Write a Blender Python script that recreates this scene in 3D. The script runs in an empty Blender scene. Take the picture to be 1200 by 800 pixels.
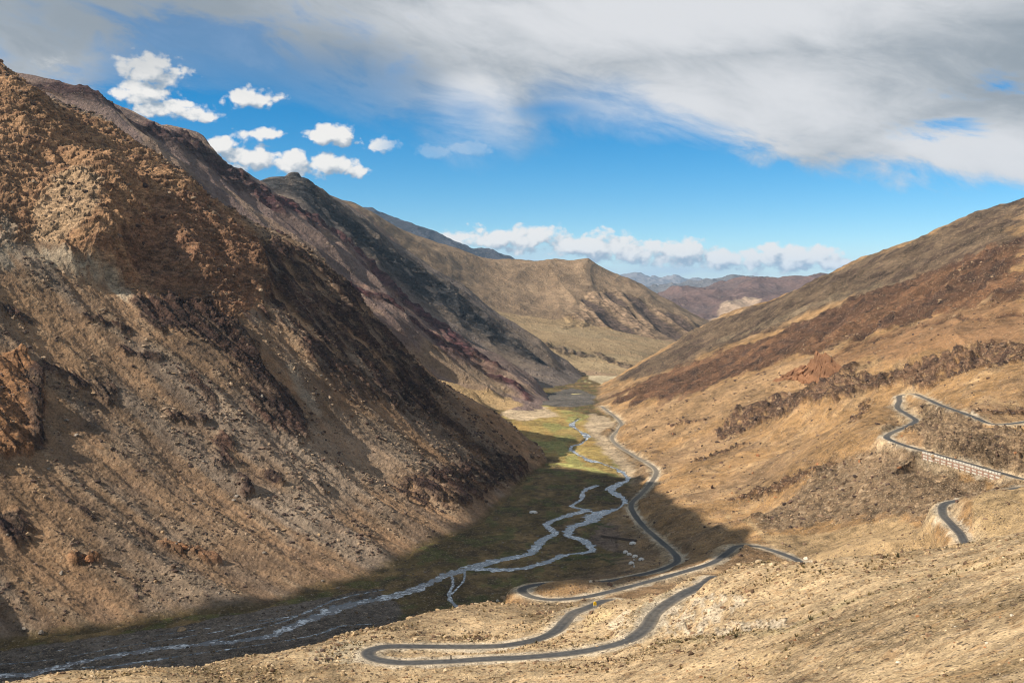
import bpy, math, random, time
import numpy as np
from mathutils import Vector
T0 = time.time()
random.seed(7)
C = bpy.context.scene.collection
F, HOR, CZ = 1290.0, 335.0, 200.0      # focal length in photo pixels, horizon row, camera height above the valley floor (m)
f32 = np.float32

# ------------------------------------------------------------------ noise
def _hash(ix, iy, seed):
    h = (ix.astype(np.uint32) * np.uint32(374761393)) ^ (iy.astype(np.uint32) * np.uint32(668265263)) ^ np.uint32((seed * 2246822519 + 97) & 0xffffffff)
    h = (h ^ (h >> np.uint32(13))) * np.uint32(1274126177)
    return h ^ (h >> np.uint32(16))
_GA = np.arange(256) * (2 * math.pi / 256)
_GX, _GY = np.cos(_GA).astype(f32), np.sin(_GA).astype(f32)
def noise(x, y, seed=0):
    x = np.asarray(x, f32); y = np.asarray(y, f32)
    x0 = np.floor(x); y0 = np.floor(y)
    fx = x - x0; fy = y - y0
    ix = x0.astype(np.int64); iy = y0.astype(np.int64)
    def g(dx, dy):
        h = (_hash(ix + dx, iy + dy, seed) & np.uint32(255)).astype(np.intp)
        return _GX[h] * (fx - dx) + _GY[h] * (fy - dy)
    u = fx * fx * fx * (fx * (fx * 6 - 15) + 10); v = fy * fy * fy * (fy * (fy * 6 - 15) + 10)
    a = g(0, 0); a = a + u * (g(1, 0) - a)
    b = g(0, 1); b = b + u * (g(1, 1) - b)
    return (a + v * (b - a)) * f32(1.5)
def fbm(x, y, n=4, seed=0, gain=.5, lac=2.03):
    s = 0; a = 1.0; k = 1.0
    for i in range(n):
        s = s + f32(a) * noise(x * f32(k) + 17.3 * i, y * f32(k) - 9.1 * i, seed + i); a *= gain; k *= lac
    return s
def ridged(x, y, n=4, seed=0, gain=.5, lac=2.05):
    s = 0; a = 1.0; k = 1.0; w = 1.0
    for i in range(n):
        r = 1 - np.abs(noise(x * f32(k) + 31.7 * i, y * f32(k) + 11.9 * i, seed + i)); r = r * r
        s = s + f32(a) * r * w; w = np.clip(r * 1.6, 0, 1); a *= gain; k *= lac
    return s
def _h01(ix, iy, seed): return (_hash(ix, iy, seed) & np.uint32(0xffff)).astype(f32) / f32(65535)
def blocks(x, y, seed, tilt=1.):
    """broken rock: every cell is a facet with a height and a tilt of its own, with clefts between"""
    x = np.asarray(x, f32); y = np.asarray(y, f32); x0 = np.floor(x); y0 = np.floor(y); ix = x0.astype(np.int64); iy = y0.astype(np.int64)
    d1 = np.full(x.shape, 9., f32); d2 = d1.copy(); val = np.zeros_like(x)
    for dx in (-1, 0, 1):
        for dy in (-1, 0, 1):
            a, b = ix + dx, iy + dy
            px = x0 + dx + _h01(a, b, seed) - x; py = y0 + dy + _h01(a, b, seed + 1) - y; d = px * px + py * py
            v = _h01(a, b, seed + 2) - tilt * (px * (_h01(a, b, seed + 3) - .5) + py * (_h01(a, b, seed + 4) - .5)) * 2
            n = d < d1; d2 = np.where(n, d1, np.minimum(d2, d)); val = np.where(n, v, val); d1 = np.where(n, d, d1)
    return val - .5 * (1 - np.clip((np.sqrt(d2) - np.sqrt(d1)) / .12, 0, 1))
def masked(m, fn, *xs):
    out = np.zeros(m.shape, f32).ravel(); i = np.nonzero(m.ravel() > .01)[0]; out[i] = fn(*[x.ravel()[i] for x in xs]); return out.reshape(m.shape)
def sst(a, b, x):
    t = np.clip((x - a) / (b - a), 0, 1); return t * t * (3 - 2 * t)
def mixc(col, c, m):
    m = np.asarray(m, f32)[..., None]
    return col * (1 - m) + np.array(c, f32) * m

# ------------------------------------------------------------------ landform sheets
def W(px, py, D):
    return ((px - 600) / F * D, D, CZ + (HOR - py) / F * D)
def at(u, D, Z): return (u * D, D, Z)

class TPS:
    """thin plate surface through surveyed heights, over bearing and log distance"""
    def __init__(s, pts, lam=4e-5):
        p = np.array(pts, float)
        s.q = np.stack([p[:, 0] / p[:, 1], np.log(p[:, 1])], 1); n = len(p)
        d = ((s.q[:, None] - s.q[None]) ** 2).sum(-1)
        K = np.where(d > 0, d * np.log(np.maximum(d, 1e-30)) * .5, 0) + lam * np.eye(n)
        Pm = np.c_[np.ones(n), s.q]
        A = np.block([[K, Pm], [Pm.T, np.zeros((3, 3))]])
        s.w = np.linalg.solve(A, np.r_[p[:, 2], np.zeros(3)])
    def __call__(s, u, D):
        sh = u.shape; u = u.ravel().astype(float); l = np.log(D.ravel().astype(float)); out = np.empty(u.size, f32)
        q = s.q; w = s.w; n = len(q); wk = w[:n]
        for i in range(0, u.size, 60000):
            a, b = u[i:i + 60000], l[i:i + 60000]
            d = (a[:, None] - q[:, 0]) ** 2 + (b[:, None] - q[:, 1]) ** 2 + 1e-14
            out[i:i + 60000] = (d * np.log(d) * .5) @ wk + w[n] + a * w[n + 1] + b * w[n + 2]
        return out.reshape(sh)

def stops(*seg):
    out = []
    for a, b, n in seg: out.append(np.linspace(a, b, n, endpoint=False))
    return np.concatenate(out + [[seg[-1][1]]])
def dstops(*seg):
    return np.exp(stops(*[(math.log(a), math.log(b), n) for a, b, n in seg]))

class Sheet:
    def __init__(s, us, Ds):
        s.us, s.Ds = us, Ds
        s.u, s.D = np.meshgrid(us.astype(f32), Ds.astype(f32))      # rows: distance, columns: bearing
        s.X = s.u * s.D; s.Y = s.D.copy(); s.Z = None
        s.dZ = None; s.DX = None
    def hit(s, px, py):
        """first place where the line of sight to a photo pixel meets this landform"""
        u = (px - 600) / F; v = (HOR - py) / F
        i = int(np.clip(np.searchsorted(s.us, u), 1, len(s.us) - 1)); t = (u - s.us[i - 1]) / (s.us[i] - s.us[i - 1])
        z = s.Z[:, i - 1] * (1 - t) + s.Z[:, i] * t
        g = z - (CZ + v * s.Ds)
        ok = np.where((g >= 0) & (s.Ds > 90))[0]
        if len(ok) == 0:
            j = int(np.argmax(np.where(s.Ds > 90, g / s.Ds, -9))); D = s.Ds[j]; return (u * D, D, float(z[j]))
        j = ok[0]
        if j == 0: D = s.Ds[0]
        else:
            a, b = g[j - 1], g[j]; D = s.Ds[j - 1] + (s.Ds[j] - s.Ds[j - 1]) * (-a / (b - a + 1e-9))
        return (u * D, D, CZ + v * D)
    fall = None
    def edge_noise(s, x, y, z, sc, seed):
        if s.fall: return fbm((x * s.fall[0] + y * s.fall[1]) / f32(sc * .55), z / f32(sc * 1.7), 4, seed)      # edges drawn out down the slope
        return fbm((x + z * .6) / f32(sc), (y - z * .4) / f32(sc), 4, seed)
    def warp(s, sc=12., seed=3):
        return fbm(s.X / f32(sc) , s.Y / f32(sc) , 3, seed)
    def seg_dist(s, P, Q, r):
        """distance of every node to a 3D segment, inside its neighbourhood; inf elsewhere"""
        P = np.array(P, f32); Q = np.array(Q, f32)
        lo = np.minimum(P, Q) - r; hi = np.maximum(P, Q) + r
        m = (s.X > lo[0]) & (s.X < hi[0]) & (s.Y > lo[1]) & (s.Y < hi[1])
        idx = np.nonzero(m.ravel())[0]
        x = s.X.ravel()[idx] - P[0]; y = s.Y.ravel()[idx] - P[1]; z = (s.Z.ravel()[idx] - P[2])
        d = Q - P; L = float(d @ d) + 1e-6
        t = np.clip((x * d[0] + y * d[1] + z * d[2]) / L, 0, 1)
        return idx, np.sqrt((x - t * d[0]) ** 2 + (y - t * d[1]) ** 2 + (z - t * d[2]) ** 2), t
    def stroke(s, pts, r_px, soft=.5, rough=.6, sc=12., seed=3):
        """mask of a band along a line seen in the photo, measured on the ground"""
        W3 = [s.hit(*p[:2]) for p in pts]
        rs = [(p[2] if len(p) > 2 else r_px) * w[1] / F for p, w in zip(pts, W3)]
        out = np.full(s.X.size, 1e3, f32); R = max(rs) * 2.2
        if len(W3) == 1: W3 = W3 * 2; rs = rs * 2
        for a, b, ra, rb in zip(W3, W3[1:], rs, rs[1:]):
            idx, d, t = s.seg_dist(a, b, R)
            out[idx] = np.minimum(out[idx], d / (ra + (rb - ra) * t))
        m = np.zeros(s.X.size, f32); near = np.nonzero(out < 2.2)[0]
        nx = s.X.ravel()[near]; ny = s.Y.ravel()[near]; nz = s.Z.ravel()[near]
        w = s.edge_noise(nx, ny, nz, sc, seed)
        m[near] = 1 - sst(1 - soft, 1 + soft, out[near] + w * rough)
        return m.reshape(s.X.shape)
    def poly(s, pts, soft_px=4, rough_px=10, sc=14., seed=5):
        """mask of an area seen in the photo, laid out in plan"""
        P = np.array([s.hit(*p)[:2] for p in pts], f32)
        Dm = float(P[:, 1].mean()); soft = soft_px * Dm / F; rough = rough_px * Dm / F
        lo = P.min(0) - 3 * (soft + rough); hi = P.max(0) + 3 * (soft + rough)
        sel = np.nonzero(((s.X > lo[0]) & (s.X < hi[0]) & (s.Y > lo[1]) & (s.Y < hi[1])).ravel())[0]
        x = s.X.ravel()[sel]; y = s.Y.ravel()[sel]; z = s.Z.ravel()[sel]
        inside = np.zeros(len(sel), bool); dist = np.full(len(sel), 1e9, f32)
        for (x1, y1), (x2, y2) in zip(P, np.roll(P, -1, 0)):
            c = ((y1 > y) != (y2 > y)) & (x < (x2 - x1) * (y - y1) / (y2 - y1 + 1e-9) + x1); inside ^= c
            dx, dy = x2 - x1, y2 - y1; t = np.clip(((x - x1) * dx + (y - y1) * dy) / (dx * dx + dy * dy + 1e-9), 0, 1)
            dist = np.minimum(dist, (x - x1 - t * dx) ** 2 + (y - y1 - t * dy) ** 2)
        sd = np.sqrt(dist) * np.where(inside, 1, -1)
        w = s.edge_noise(x, y, z, sc, seed) * rough
        m = np.zeros(s.X.size, f32); m[sel] = sst(-soft, soft, sd + w)
        return m.reshape(s.X.shape)
    def normals(s):
        P = np.stack([s.X, s.Y, s.Z], -1)
        a = np.gradient(P, axis=1); b = np.gradient(P, axis=0)
        n = np.cross(a, b); n /= np.linalg.norm(n, axis=-1, keepdims=True) + 1e-9
        return n.astype(f32)
    def push(s, h):
        """move the surface along its own normal by h metres"""
        n = s.normals(); s.X = s.X + n[..., 0] * h; s.Y = s.Y + n[..., 1] * h; s.Z = s.Z + n[..., 2] * h
    def build(s, name, mat, col, label=None, keep=None, kind='structure', rock=None, sat=1.14):
        R, Cn = s.X.shape
        q = np.arange(R * Cn).reshape(R, Cn)
        faces = np.stack([q[:-1, :-1], q[:-1, 1:], q[1:, 1:], q[1:, :-1]], -1)
        faces = faces.reshape(-1, 4) if keep is None else faces.reshape(-1, 4)[keep]
        used = np.unique(faces); remap = np.full(R * Cn, -1, np.int64); remap[used] = np.arange(len(used)); faces = remap[faces]
        co = np.stack([s.X, s.Y, s.Z], -1).reshape(-1, 3)[used]
        c4 = np.ones((len(used), 4), f32); rgb = col.reshape(-1, 3)[used]; lum = rgb @ np.array((.3, .5, .2), f32); c4[:, :3] = np.clip(lum[:, None] + (rgb - lum[:, None]) * sat, .01, 1); c4[:, 3] = 0 if rock is None else np.clip(rock.ravel()[used], 0, 1)
        return mesh_np(name, co, faces, mat, c4, label, kind, smooth=True)

def mesh_np(name, co, faces, mat, c4=None, label=None, kind=None, smooth=False, parent=None):
    me = bpy.data.meshes.new(name)
    k = faces.shape[1]
    me.vertices.add(len(co)); me.loops.add(faces.size); me.polygons.add(len(faces))
    me.vertices.foreach_set('co', np.ascontiguousarray(co, f32).ravel())
    me.loops.foreach_set('vertex_index', faces.astype(np.int32).ravel())
    me.polygons.foreach_set('loop_start', np.arange(0, faces.size, k, dtype=np.int32))
    me.polygons.foreach_set('loop_total', np.full(len(faces), k, np.int32))
    me.polygons.foreach_set('use_smooth', np.full(len(faces), smooth, bool))
    if c4 is not None:
        at_ = me.attributes.new('albedo', 'FLOAT_COLOR', 'POINT'); at_.data.foreach_set('color', np.ascontiguousarray(c4, f32).ravel())
    me.update(calc_edges=True); me.validate()
    o = bpy.data.objects.new(name, me); C.objects.link(o)
    if mat: me.materials.append(mat)
    if label: o['label'] = label
    if kind: o['kind'] = kind
    if parent: o.parent = parent
    return o

# ------------------------------------------------------------------ materials
def nodes(name):
    m = bpy.data.materials.new(name); m.use_nodes = True; nt = m.node_tree; nt.nodes.clear()
    out = nt.nodes.new('ShaderNodeOutputMaterial'); b = nt.nodes.new('ShaderNodeBsdfPrincipled'); nt.links.new(b.outputs[0], out.inputs[0])
    b.inputs['Roughness'].default_value = .95; b.inputs['Specular IOR Level'].default_value = .15
    return m, nt, b
def N(nt, t, **kw):
    n = nt.nodes.new(t)
    for k, v in kw.items():
        if k.startswith('i_'): n.inputs[int(k[2:]) if k[2:].isdigit() else k[2:]].default_value = v
        else: setattr(n, k, v)
    return n
def math_(nt, op, a, b=None, clamp=False):
    n = nt.nodes.new('ShaderNodeMath'); n.operation = op; n.use_clamp = clamp
    for i, x in enumerate((a, b)):
        if x is None: continue
        if isinstance(x, (int, float)): n.inputs[i].default_value = x
        else: nt.links.new(x, n.inputs[i])
    return n.outputs[0]
def ramp(nt, x, lo, hi, a=0., b=1.):
    n = nt.nodes.new('ShaderNodeMapRange'); n.interpolation_type = 'SMOOTHSTEP'
    nt.links.new(x, n.inputs[0])
    for i, v in enumerate((lo, hi, a, b)): n.inputs[i + 1].default_value = v
    return n.outputs[0]
def mixrgb(nt, fac, a, b, mode='MIX'):
    n = nt.nodes.new('ShaderNodeMix'); n.data_type = 'RGBA'; n.blend_type = mode
    for s_, x in ((n.inputs[0], fac), (n.inputs[6], a), (n.inputs[7], b)):
        if isinstance(x, (int, float)): s_.default_value = x
        elif isinstance(x, tuple): s_.default_value = (*x, 1)
        else: nt.links.new(x, s_)
    return n.outputs[2]

def terrain_material(name, grain=1.0, bump=.5, speck=.5, vary=.35, dens=0.):
    """bare ground: painted soil and rock colour, mottling, loose stones and a rough surface; grain in metres"""
    m, nt, b = nodes(name)
    at_ = N(nt, 'ShaderNodeAttribute', attribute_name='albedo'); geo = N(nt, 'ShaderNodeNewGeometry'); pos = geo.outputs['Position']
    def nz(scale, detail=4., rough=.55, dist=0.):
        n = N(nt, 'ShaderNodeTexNoise'); nt.links.new(pos, n.inputs['Vector'])
        n.inputs['Scale'].default_value = scale; n.inputs['Detail'].default_value = detail; n.inputs['Roughness'].default_value = rough; n.inputs['Distortion'].default_value = dist
        return n.outputs['Fac']
    big = nz(.012 / grain, 5., .6, .6); mid = nz(.13 / grain, 6., .65, .3); fine = nz(1.1 / grain, 6., .75)
    col = at_.outputs['Color']
    v = math_(nt, 'ADD', ramp(nt, big, .3, .7, 1 - vary * .55, 1 + vary * .55), ramp(nt, mid, .3, .7, -vary * .55, vary * .55))
    v = math_(nt, 'ADD', v, ramp(nt, fine, .3, .7, -vary * .75, vary * .75))
    rk = at_.outputs['Alpha']                                     # where bare rock shows: cracks and ledges, their shade and light put into the colour too
    mpn = N(nt, 'ShaderNodeMapping'); nt.links.new(pos, mpn.inputs[0]); mpn.inputs['Scale'].default_value = (.7, .7, 1.8)
    rn = N(nt, 'ShaderNodeTexNoise'); nt.links.new(mpn.outputs[0], rn.inputs['Vector']); rn.inputs['Scale'].default_value = .32 / grain; rn.inputs['Detail'].default_value = 9; rn.inputs['Roughness'].default_value = .72; rn.inputs['Distortion'].default_value = .5
    v = math_(nt, 'MULTIPLY', v, math_(nt, 'ADD', math_(nt, 'MULTIPLY', math_(nt, 'SUBTRACT', ramp(nt, rn.outputs['Fac'], .34, .68, .45, 1.65), 1.), rk), 1.))
    sc = N(nt, 'ShaderNodeVectorMath', operation='SCALE'); nt.links.new(col, sc.inputs[0]); nt.links.new(v, sc.inputs['Scale'])
    # stones lying loose: cells of two sizes, some dark, some pale
    last = sc.outputs[0]; hgt = None
    for scale, amt, sd in ((.55 / grain, .42, 1), (1.6 / grain, .5, 2)):
        wn = N(nt, 'ShaderNodeVectorMath', operation='ADD'); nt.links.new(pos, wn.inputs[0]); wn.inputs[1].default_value = (3.1 * sd, 7.7 * sd, 0)
        vo = N(nt, 'ShaderNodeTexVoronoi'); nt.links.new(wn.outputs[0], vo.inputs['Vector']); vo.inputs['Scale'].default_value = scale
        rnd = N(nt, 'ShaderNodeSeparateColor'); nt.links.new(vo.outputs['Color'], rnd.inputs[0])
        core = ramp(nt, vo.outputs['Distance'], .22, .42, 1, 0)
        dark = math_(nt, 'MULTIPLY', core, ramp(nt, rnd.outputs[0], .78 - dens, .86 - dens)); pale = math_(nt, 'MULTIPLY', core, ramp(nt, rnd.outputs[1], .84 - dens, .9 - dens))
        last = mixrgb(nt, math_(nt, 'MULTIPLY', dark, speck), last, (.07, .05, .037)); last = mixrgb(nt, math_(nt, 'MULTIPLY', pale, speck * .7), last, (.5, .38, .26))
        h = math_(nt, 'MULTIPLY', math_(nt, 'ADD', dark, pale), .5 * grain)
        hgt = h if hgt is None else math_(nt, 'ADD', hgt, h)
    nt.links.new(last, b.inputs['Base Color'])
    hgt = math_(nt, 'ADD', hgt, math_(nt, 'MULTIPLY', mid, (1.3 if dens else 3.2) * grain)); hgt = math_(nt, 'ADD', hgt, math_(nt, 'MULTIPLY', fine, .8 * grain))
    hgt = math_(nt, 'ADD', hgt, math_(nt, 'MULTIPLY', math_(nt, 'MULTIPLY', rn.outputs['Fac'], rk), 7. * grain))
    bp = N(nt, 'ShaderNodeBump'); bp.inputs['Strength'].default_value = bump; bp.inputs['Distance'].default_value = 1.; nt.links.new(hgt, bp.inputs['Height']); nt.links.new(bp.outputs[0], b.inputs['Normal'])
    return m

# ------------------------------------------------------------------ roads as surveyed centre lines
def catmull(P, step=1.5):
    P = [np.array(p, float) for p in P]; P = [2 * P[0] - P[1]] + P + [2 * P[-1] - P[-2]]; out = []
    for a, b, c, d in zip(P, P[1:], P[2:], P[3:]):
        n = max(2, int(np.linalg.norm(c - b) / step))
        t1 = np.linalg.norm(b - a) ** .5 + 1e-6; t2 = t1 + np.linalg.norm(c - b) ** .5 + 1e-6; t3 = t2 + np.linalg.norm(d - c) ** .5 + 1e-6
        for t in np.linspace(t1, t2, n, endpoint=False):
            A1 = (t1 - t) / t1 * a + t / t1 * b; A2 = (t2 - t) / (t2 - t1) * b + (t - t1) / (t2 - t1) * c; A3 = (t3 - t) / (t3 - t2) * c + (t - t2) / (t3 - t2) * d
            B1 = (t2 - t) / t2 * A1 + t / t2 * A2; B2 = (t3 - t) / (t3 - t1) * A2 + (t - t1) / (t3 - t1) * A3
            out.append((t2 - t) / (t2 - t1) * B1 + (t - t1) / (t2 - t1) * B2)
    out.append(P[-2]); return np.array(out)

ROAD_VALLEY = [W(705,476,1800), W(728,497,1575), W(717,513,1440), W(723,521,1375), W(745,535,1275), W(764,546,1195), W(769,553,1150), W(763,565,1085), W(752,578,1040), W(740,590,990),
               W(742,600,950), W(755,617,895), W(772,632,840), W(788,646,797), W(794,656,762), W(785,663,733), W(760,671,700), W(720,679.5,672), W(690,683,660), W(650,683,650), W(625,685.5,640),
               W(612,690,630), W(618,697,617), W(640,702,610), W(680,700,612), W(720,691.5,626), W(760,681,645), W(800,670,663), W(835,659,682), W(852,648,705), W(866,639.5,722), W(887,640,716), W(909,646,702), W(936,657,676),
               at(.272,640,33), at(.29,600,37), at(.33,548,44), at(.375,535,51), W(1123,657,560), W(1131,640,577), W(1127,628,590), W(1112,611,618), W(1104,600,640), W(1108,590,655), W(1135,584,665),
               at(.445,672,75), at(.49,690,77.5), W(1199,561,692), W(1180,556,706), W(1135,543,738), W(1085,529,771), W(1055,520,797), W(1040,513.5,815), W(1044,507.5,842), W(1064,499,870), W(1073,493,885), W(1064,486,912), W(1052,478,950), W(1054,470,985), W(1056,463.5,1016),
               W(1066,461.5,1013), W(1085,467,955), W(1103,475,897), W(1140,488,797), W(1165,497,778), at(.5,800,106)]
ROAD_LOOP = [at(.094,548,44), at(.084,515,53), W(690,711,476), W(672,718,458), W(662,728,441), W(650,740,426), W(625,750,413), W(590,756,405), W(540,757.5,401), W(490,757,397), W(450,757.5,392), W(432,763,383), W(437,771,374),
             W(470,776,368), W(520,775,366), W(570,772,364), W(640,768,362), W(700,760,362), W(735,750,363), W(755,737,370), W(766,720,383), W(783,706,395), W(806,693,404), W(822,686,411), at(.185,428,87), at(.21,455,78)]
RV, RL = catmull(ROAD_VALLEY), catmull(ROAD_LOOP)

# ------------------------------------------------------------------ ground: valley floor, near hillside, right-hand mountain
G = []
def w(*a):
    for p in a: G.append(W(*p))
def a3(*a):
    for p in a: G.append(at(*p))
for road in (ROAD_VALLEY, ROAD_LOOP): G += [tuple(p) for p in road]
w((1200,232,1850),(1145,250,1890),(1090,275,1930),(1035,295,1980),(990,312,2030),(932,342,2100),(887,356,2140),(835,376,2180),(796,399,2200),(747,428,2200),(718,446,2180))
a3((.465,2400,230),(.3,2500,140),(.2,2600,60),(.12,2500,-25),(.8,1500,470),(.8,900,300),(.8,500,210),(.8,2000,430),(.8,250,170),(1.1,1200,520),(1.1,400,230),(1.1,120,190))
w((740,500,1446),(800,520,1277),(850,480,1349),(900,440,1426),(950,400,1516),(1000,360,1617),(1100,330,1485),(1200,300,1372),(1200,380,1054),(1100,385,1180),(1200,442,880),(800,420,1966),(760,450,1867),(900,380,1866),(850,400,1913),
  (900,520,1086),(1000,482,1050),(860,505,1230),(930,460,1290),(1000,431,1120),(1000,456,1085),(1100,407,1060),(1100,447,1010),(1200,400,985),(1200,432,930),(870,485,1270),(900,495,1200),(800,555,1060),(850,560,1000))
w((1100,580,702),(1000,560,800),(950,590,790),(880,600,850),(830,590,920),(800,600,900),(820,625,800),(960,620,735),(1050,600,702),(1050,640,635),(1077,506,842),(1058,511,833),(1090,497,850),(1040,500,850),(1030,485,920),(1040,475,950),(1075,470,975),(1085,485,900),(1000,640,660),(945,648,692),(1060,560,735),(1150,520,745),(1190,520,725),(1120,510,775))
w((1200,570,632),(1165,576,645),(1200,620,560),(1160,640,565),(1100,640,620),(1080,620,660))
a3((.44,705,70),(.47,800,100))
# near spur and hillside
w((430,743,430),(455,731,455),(515,716,500),(554,711,530),(600,714,540),(650,712,530),(520,735,450),(123,787,385),(217,783,390),(300,767,400),(350,758,405),(400,752,415),(17,798,370),
  (300,800,350),(430,800,345),(600,800,325),(760,790,300),(900,790,240),(1050,790,180),(1200,790,135),(1000,740,240),(1100,700,235),(1200,690,215),(1200,645,270),(1125,650,310),(1050,651,340),(980,655,365),(900,662,385),(840,668,405),
  (775,699,425),(742,704,448),(716,706,452),(728,703,450),(900,700,330),(850,700,352),(803,718,364),(800,744,338),(820,750,320),(757,760,346),(772,746,351),(790,730,360),(700,785,325),(720,718,425),(700,735,400),(560,766,384))
a3((-.08,610,3),(-.03,635,6),(-.13,545,12),(-.2,480,33),(-.2,560,-6),(-.3,450,25),(-.3,520,-8),(-.46,440,20),(-.46,500,-10),(.0,660,9),(.3,450,60),(.22,500,48),(.15,520,45),(.4,430,84),(.1,565,28),(.46,420,95),(.05,560,33),
   (.13,600,27),(0,20,186),(.8,20,188),(1.1,20,188),(-.8,20,188),(-1.1,20,188),(1.1,60,184),(.4,20,187),(-.4,20,187),(0,60,168),(.4,60,170),(-.4,60,168),(0,100,150),(.4,100,158),(-.4,100,148),(0,200,114),(-.38,330,79),(-.38,200,122),(-.8,330,60),(-.8,150,130),(-.8,450,-10),(-1.1,300,40),(.8,60,185),(-.8,60,172))
# the line where the slopes run under the valley floor
a3((.03,850,-10),(.06,1000,-12),(.07,1200,-12),(.05,1500,-14),(.06,1800,-12),(.065,2100,-12),(-.1,700,-14),(-.05,760,-10),(-.3,620,-20),(-.6,560,-20),(0,1000,-25),(-.1,900,-30),(0,1500,-40),(0,2200,-50),(-.1,1500,-60),(.115,780,3))
tg = TPS(G)
g = Sheet(np.concatenate([stops((-1.1,-.5,50)), stops((-.5,.5,960))[1:-1], stops((.5,1.1,50))]), dstops((14,125,50),(125,300,300),(300,450,340),(450,560,60),(560,1000,460),(1000,2300,420),(2300,3000,30)))
zr = tg(g.u, g.D)
zr = np.minimum(zr, np.where(g.D < 115, 197 - .40 * g.D + np.maximum(g.D - 60, 0) * .02, 1e4))
zf = np.zeros_like(zr)
k = 3.5
hh = np.clip(.5 + .5 * (zr - zf) / k, 0, 1); g.Z = (zf + (zr - zf) * hh + k * hh * (1 - hh)).astype(f32); floor_w = 1 - hh
print('ground base', g.Z.shape, time.time() - T0)

def carve(s, line, half, shoulder, reach):
    """cut and fill the slope to carry the road; returns distance to the road where near, else large"""
    dist = np.full(s.X.size, 1e3, f32); zt = np.zeros(s.X.size, f32); X = s.X.ravel(); Y = s.Y.ravel()
    uu = X / Y; n = 14
    cols = s.us; rows = s.Ds
    for i in range(0, len(line) - 1, n):
        L = line[i:i + n + 1]; lo = L[:, :2].min(0) - reach; hi = L[:, :2].max(0) + reach
        r0, r1 = np.searchsorted(rows, [lo[1], hi[1]]); c0, c1 = np.searchsorted(cols, [min(lo[0] / lo[1], lo[0] / hi[1]), max(hi[0] / lo[1], hi[0] / hi[1])])
        if r1 <= r0 or c1 <= c0: continue
        idx = (np.arange(r0, r1)[:, None] * len(cols) + np.arange(c0, c1)[None]).ravel()
        x, y = X[idx], Y[idx]
        for a, b in zip(L, L[1:]):
            dx, dy = b[0] - a[0], b[1] - a[1]; t = np.clip(((x - a[0]) * dx + (y - a[1]) * dy) / (dx * dx + dy * dy + 1e-9), 0, 1)
            d = np.hypot(x - a[0] - t * dx, y - a[1] - t * dy); z = a[2] + t * (b[2] - a[2])
            m = d < dist[idx]; j = idx[m]; dist[j] = d[m]; zt[j] = z[m]
    dist = dist.reshape(s.X.shape); zt = zt.reshape(s.X.shape)
    wgt = 1 - sst(half + shoulder, reach, dist)
    s.Z = s.Z + ((zt - s.Z) * wgt).astype(f32)
    return dist

# ------------------------------------------------------------------ left-hand landforms
def sheet(us, Ds, pts, worlds):
    s = Sheet(us, Ds); s.Z = TPS([W(*p) for p in pts] + [at(*p) for p in worlds], 2e-6)(s.u, s.D).astype(f32); return s
lm = sheet(np.concatenate([stops((-1.1,-.49,80)), stops((-.49,.06,820))[1:]]), dstops((380,560,20),(560,1360,760),(1360,1900,40)),
  [(0,80,1254),(57,117,1261),(101,134,1290),(128,148,1301),(149,163,1306),(179,180,1310),(203,195,1310),(223,212,1309),(243,236,1303),(270,249,1301),(304,266,1316),(338,283,1332),(371,303,1339),(400,327,1332),(419,350,1313),(438,366,1296),(458,392,1282),(477,412,1268),(490,428,1256),(510,444,1253),(540,461,1270),(575,478,1277),(600,505,1258),(625,525,1254),
   (0,757,614),(100,743,634),(200,728,661),(300,705,690),(380,690,727),(450,670,770),(505,640,850),(560,610,930),(600,580,1053),(628,550,1195),(632,535,1240),
   (0,450,830),(150,450,895),(100,620,720),(300,560,850),(300,430,985),(420,520,985),(520,540,1040),(560,560,1060),(0,300,955),(140,330,1010),(100,250,1085),(250,400,985)],
  [(-.465,1480,370),(-.3,1490,230),(-.15,1470,100),(0,1400,-20),(-.08,1450,25),(-.465,1800,230),(-.3,1800,60),(-.1,1800,-80),(.05,1800,-100),(-.6,1200,430),(-.6,900,250),(-.6,620,75),(-.6,540,20),(-.8,1000,330),(-.8,600,140),(-.8,470,50),(-1.0,500,120),(-1.1,400,80),(-1.1,900,320),(-.6,1700,300),(-.9,1700,330),
   (-.42,560,-18),(-.2,620,-18),(-.07,720,-16),(.0,900,-18),(.03,1100,-18),(.05,1250,-25),(-.6,490,-5),(.06,1000,-50),(-.2,500,-50)])
pm = sheet(np.concatenate([stops((-.75,-.47,20)), stops((-.47,.06,620))[1:]]), dstops((1500,2120,420),(2120,2400,30)),
  [(25,89,1900),(67,99,1920),(108,114,1950),(142,129,1970),(169,143,1990),(184,151,1998),(196,150,2000),(229,161,2020),(250,181,2030),(270,193,2040),(287,195,2050),(310,212,2060),
   (345,238,2060),(400,285,2050),(450,325,2040),(500,370,2020),(540,395,2000),(572,415,1980),(600,435,1960),(630,462,1950),(645,470,1920),
   (500,440,1800),(560,462,1800),(450,370,1850),(350,290,1880),(575,480,1770),(520,455,1720),(540,455,1775),(605,472,1800),(590,468,1860),(400,330,1890),(300,250,1920),(200,190,1850)],
  [(-.3,1600,180),(-.465,1600,350),(-.1,1600,60),(-.02,1650,5),(.0,1600,-20),(.05,1700,-15),(.06,1900,-20),(-.4,2250,400),(-.25,2300,330),(-.1,2250,130),(-.02,2200,15),(.04,2150,-30),(.06,2400,-60),(-.75,1900,650),(-.75,1500,450),(-.7,2400,560)])
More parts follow.
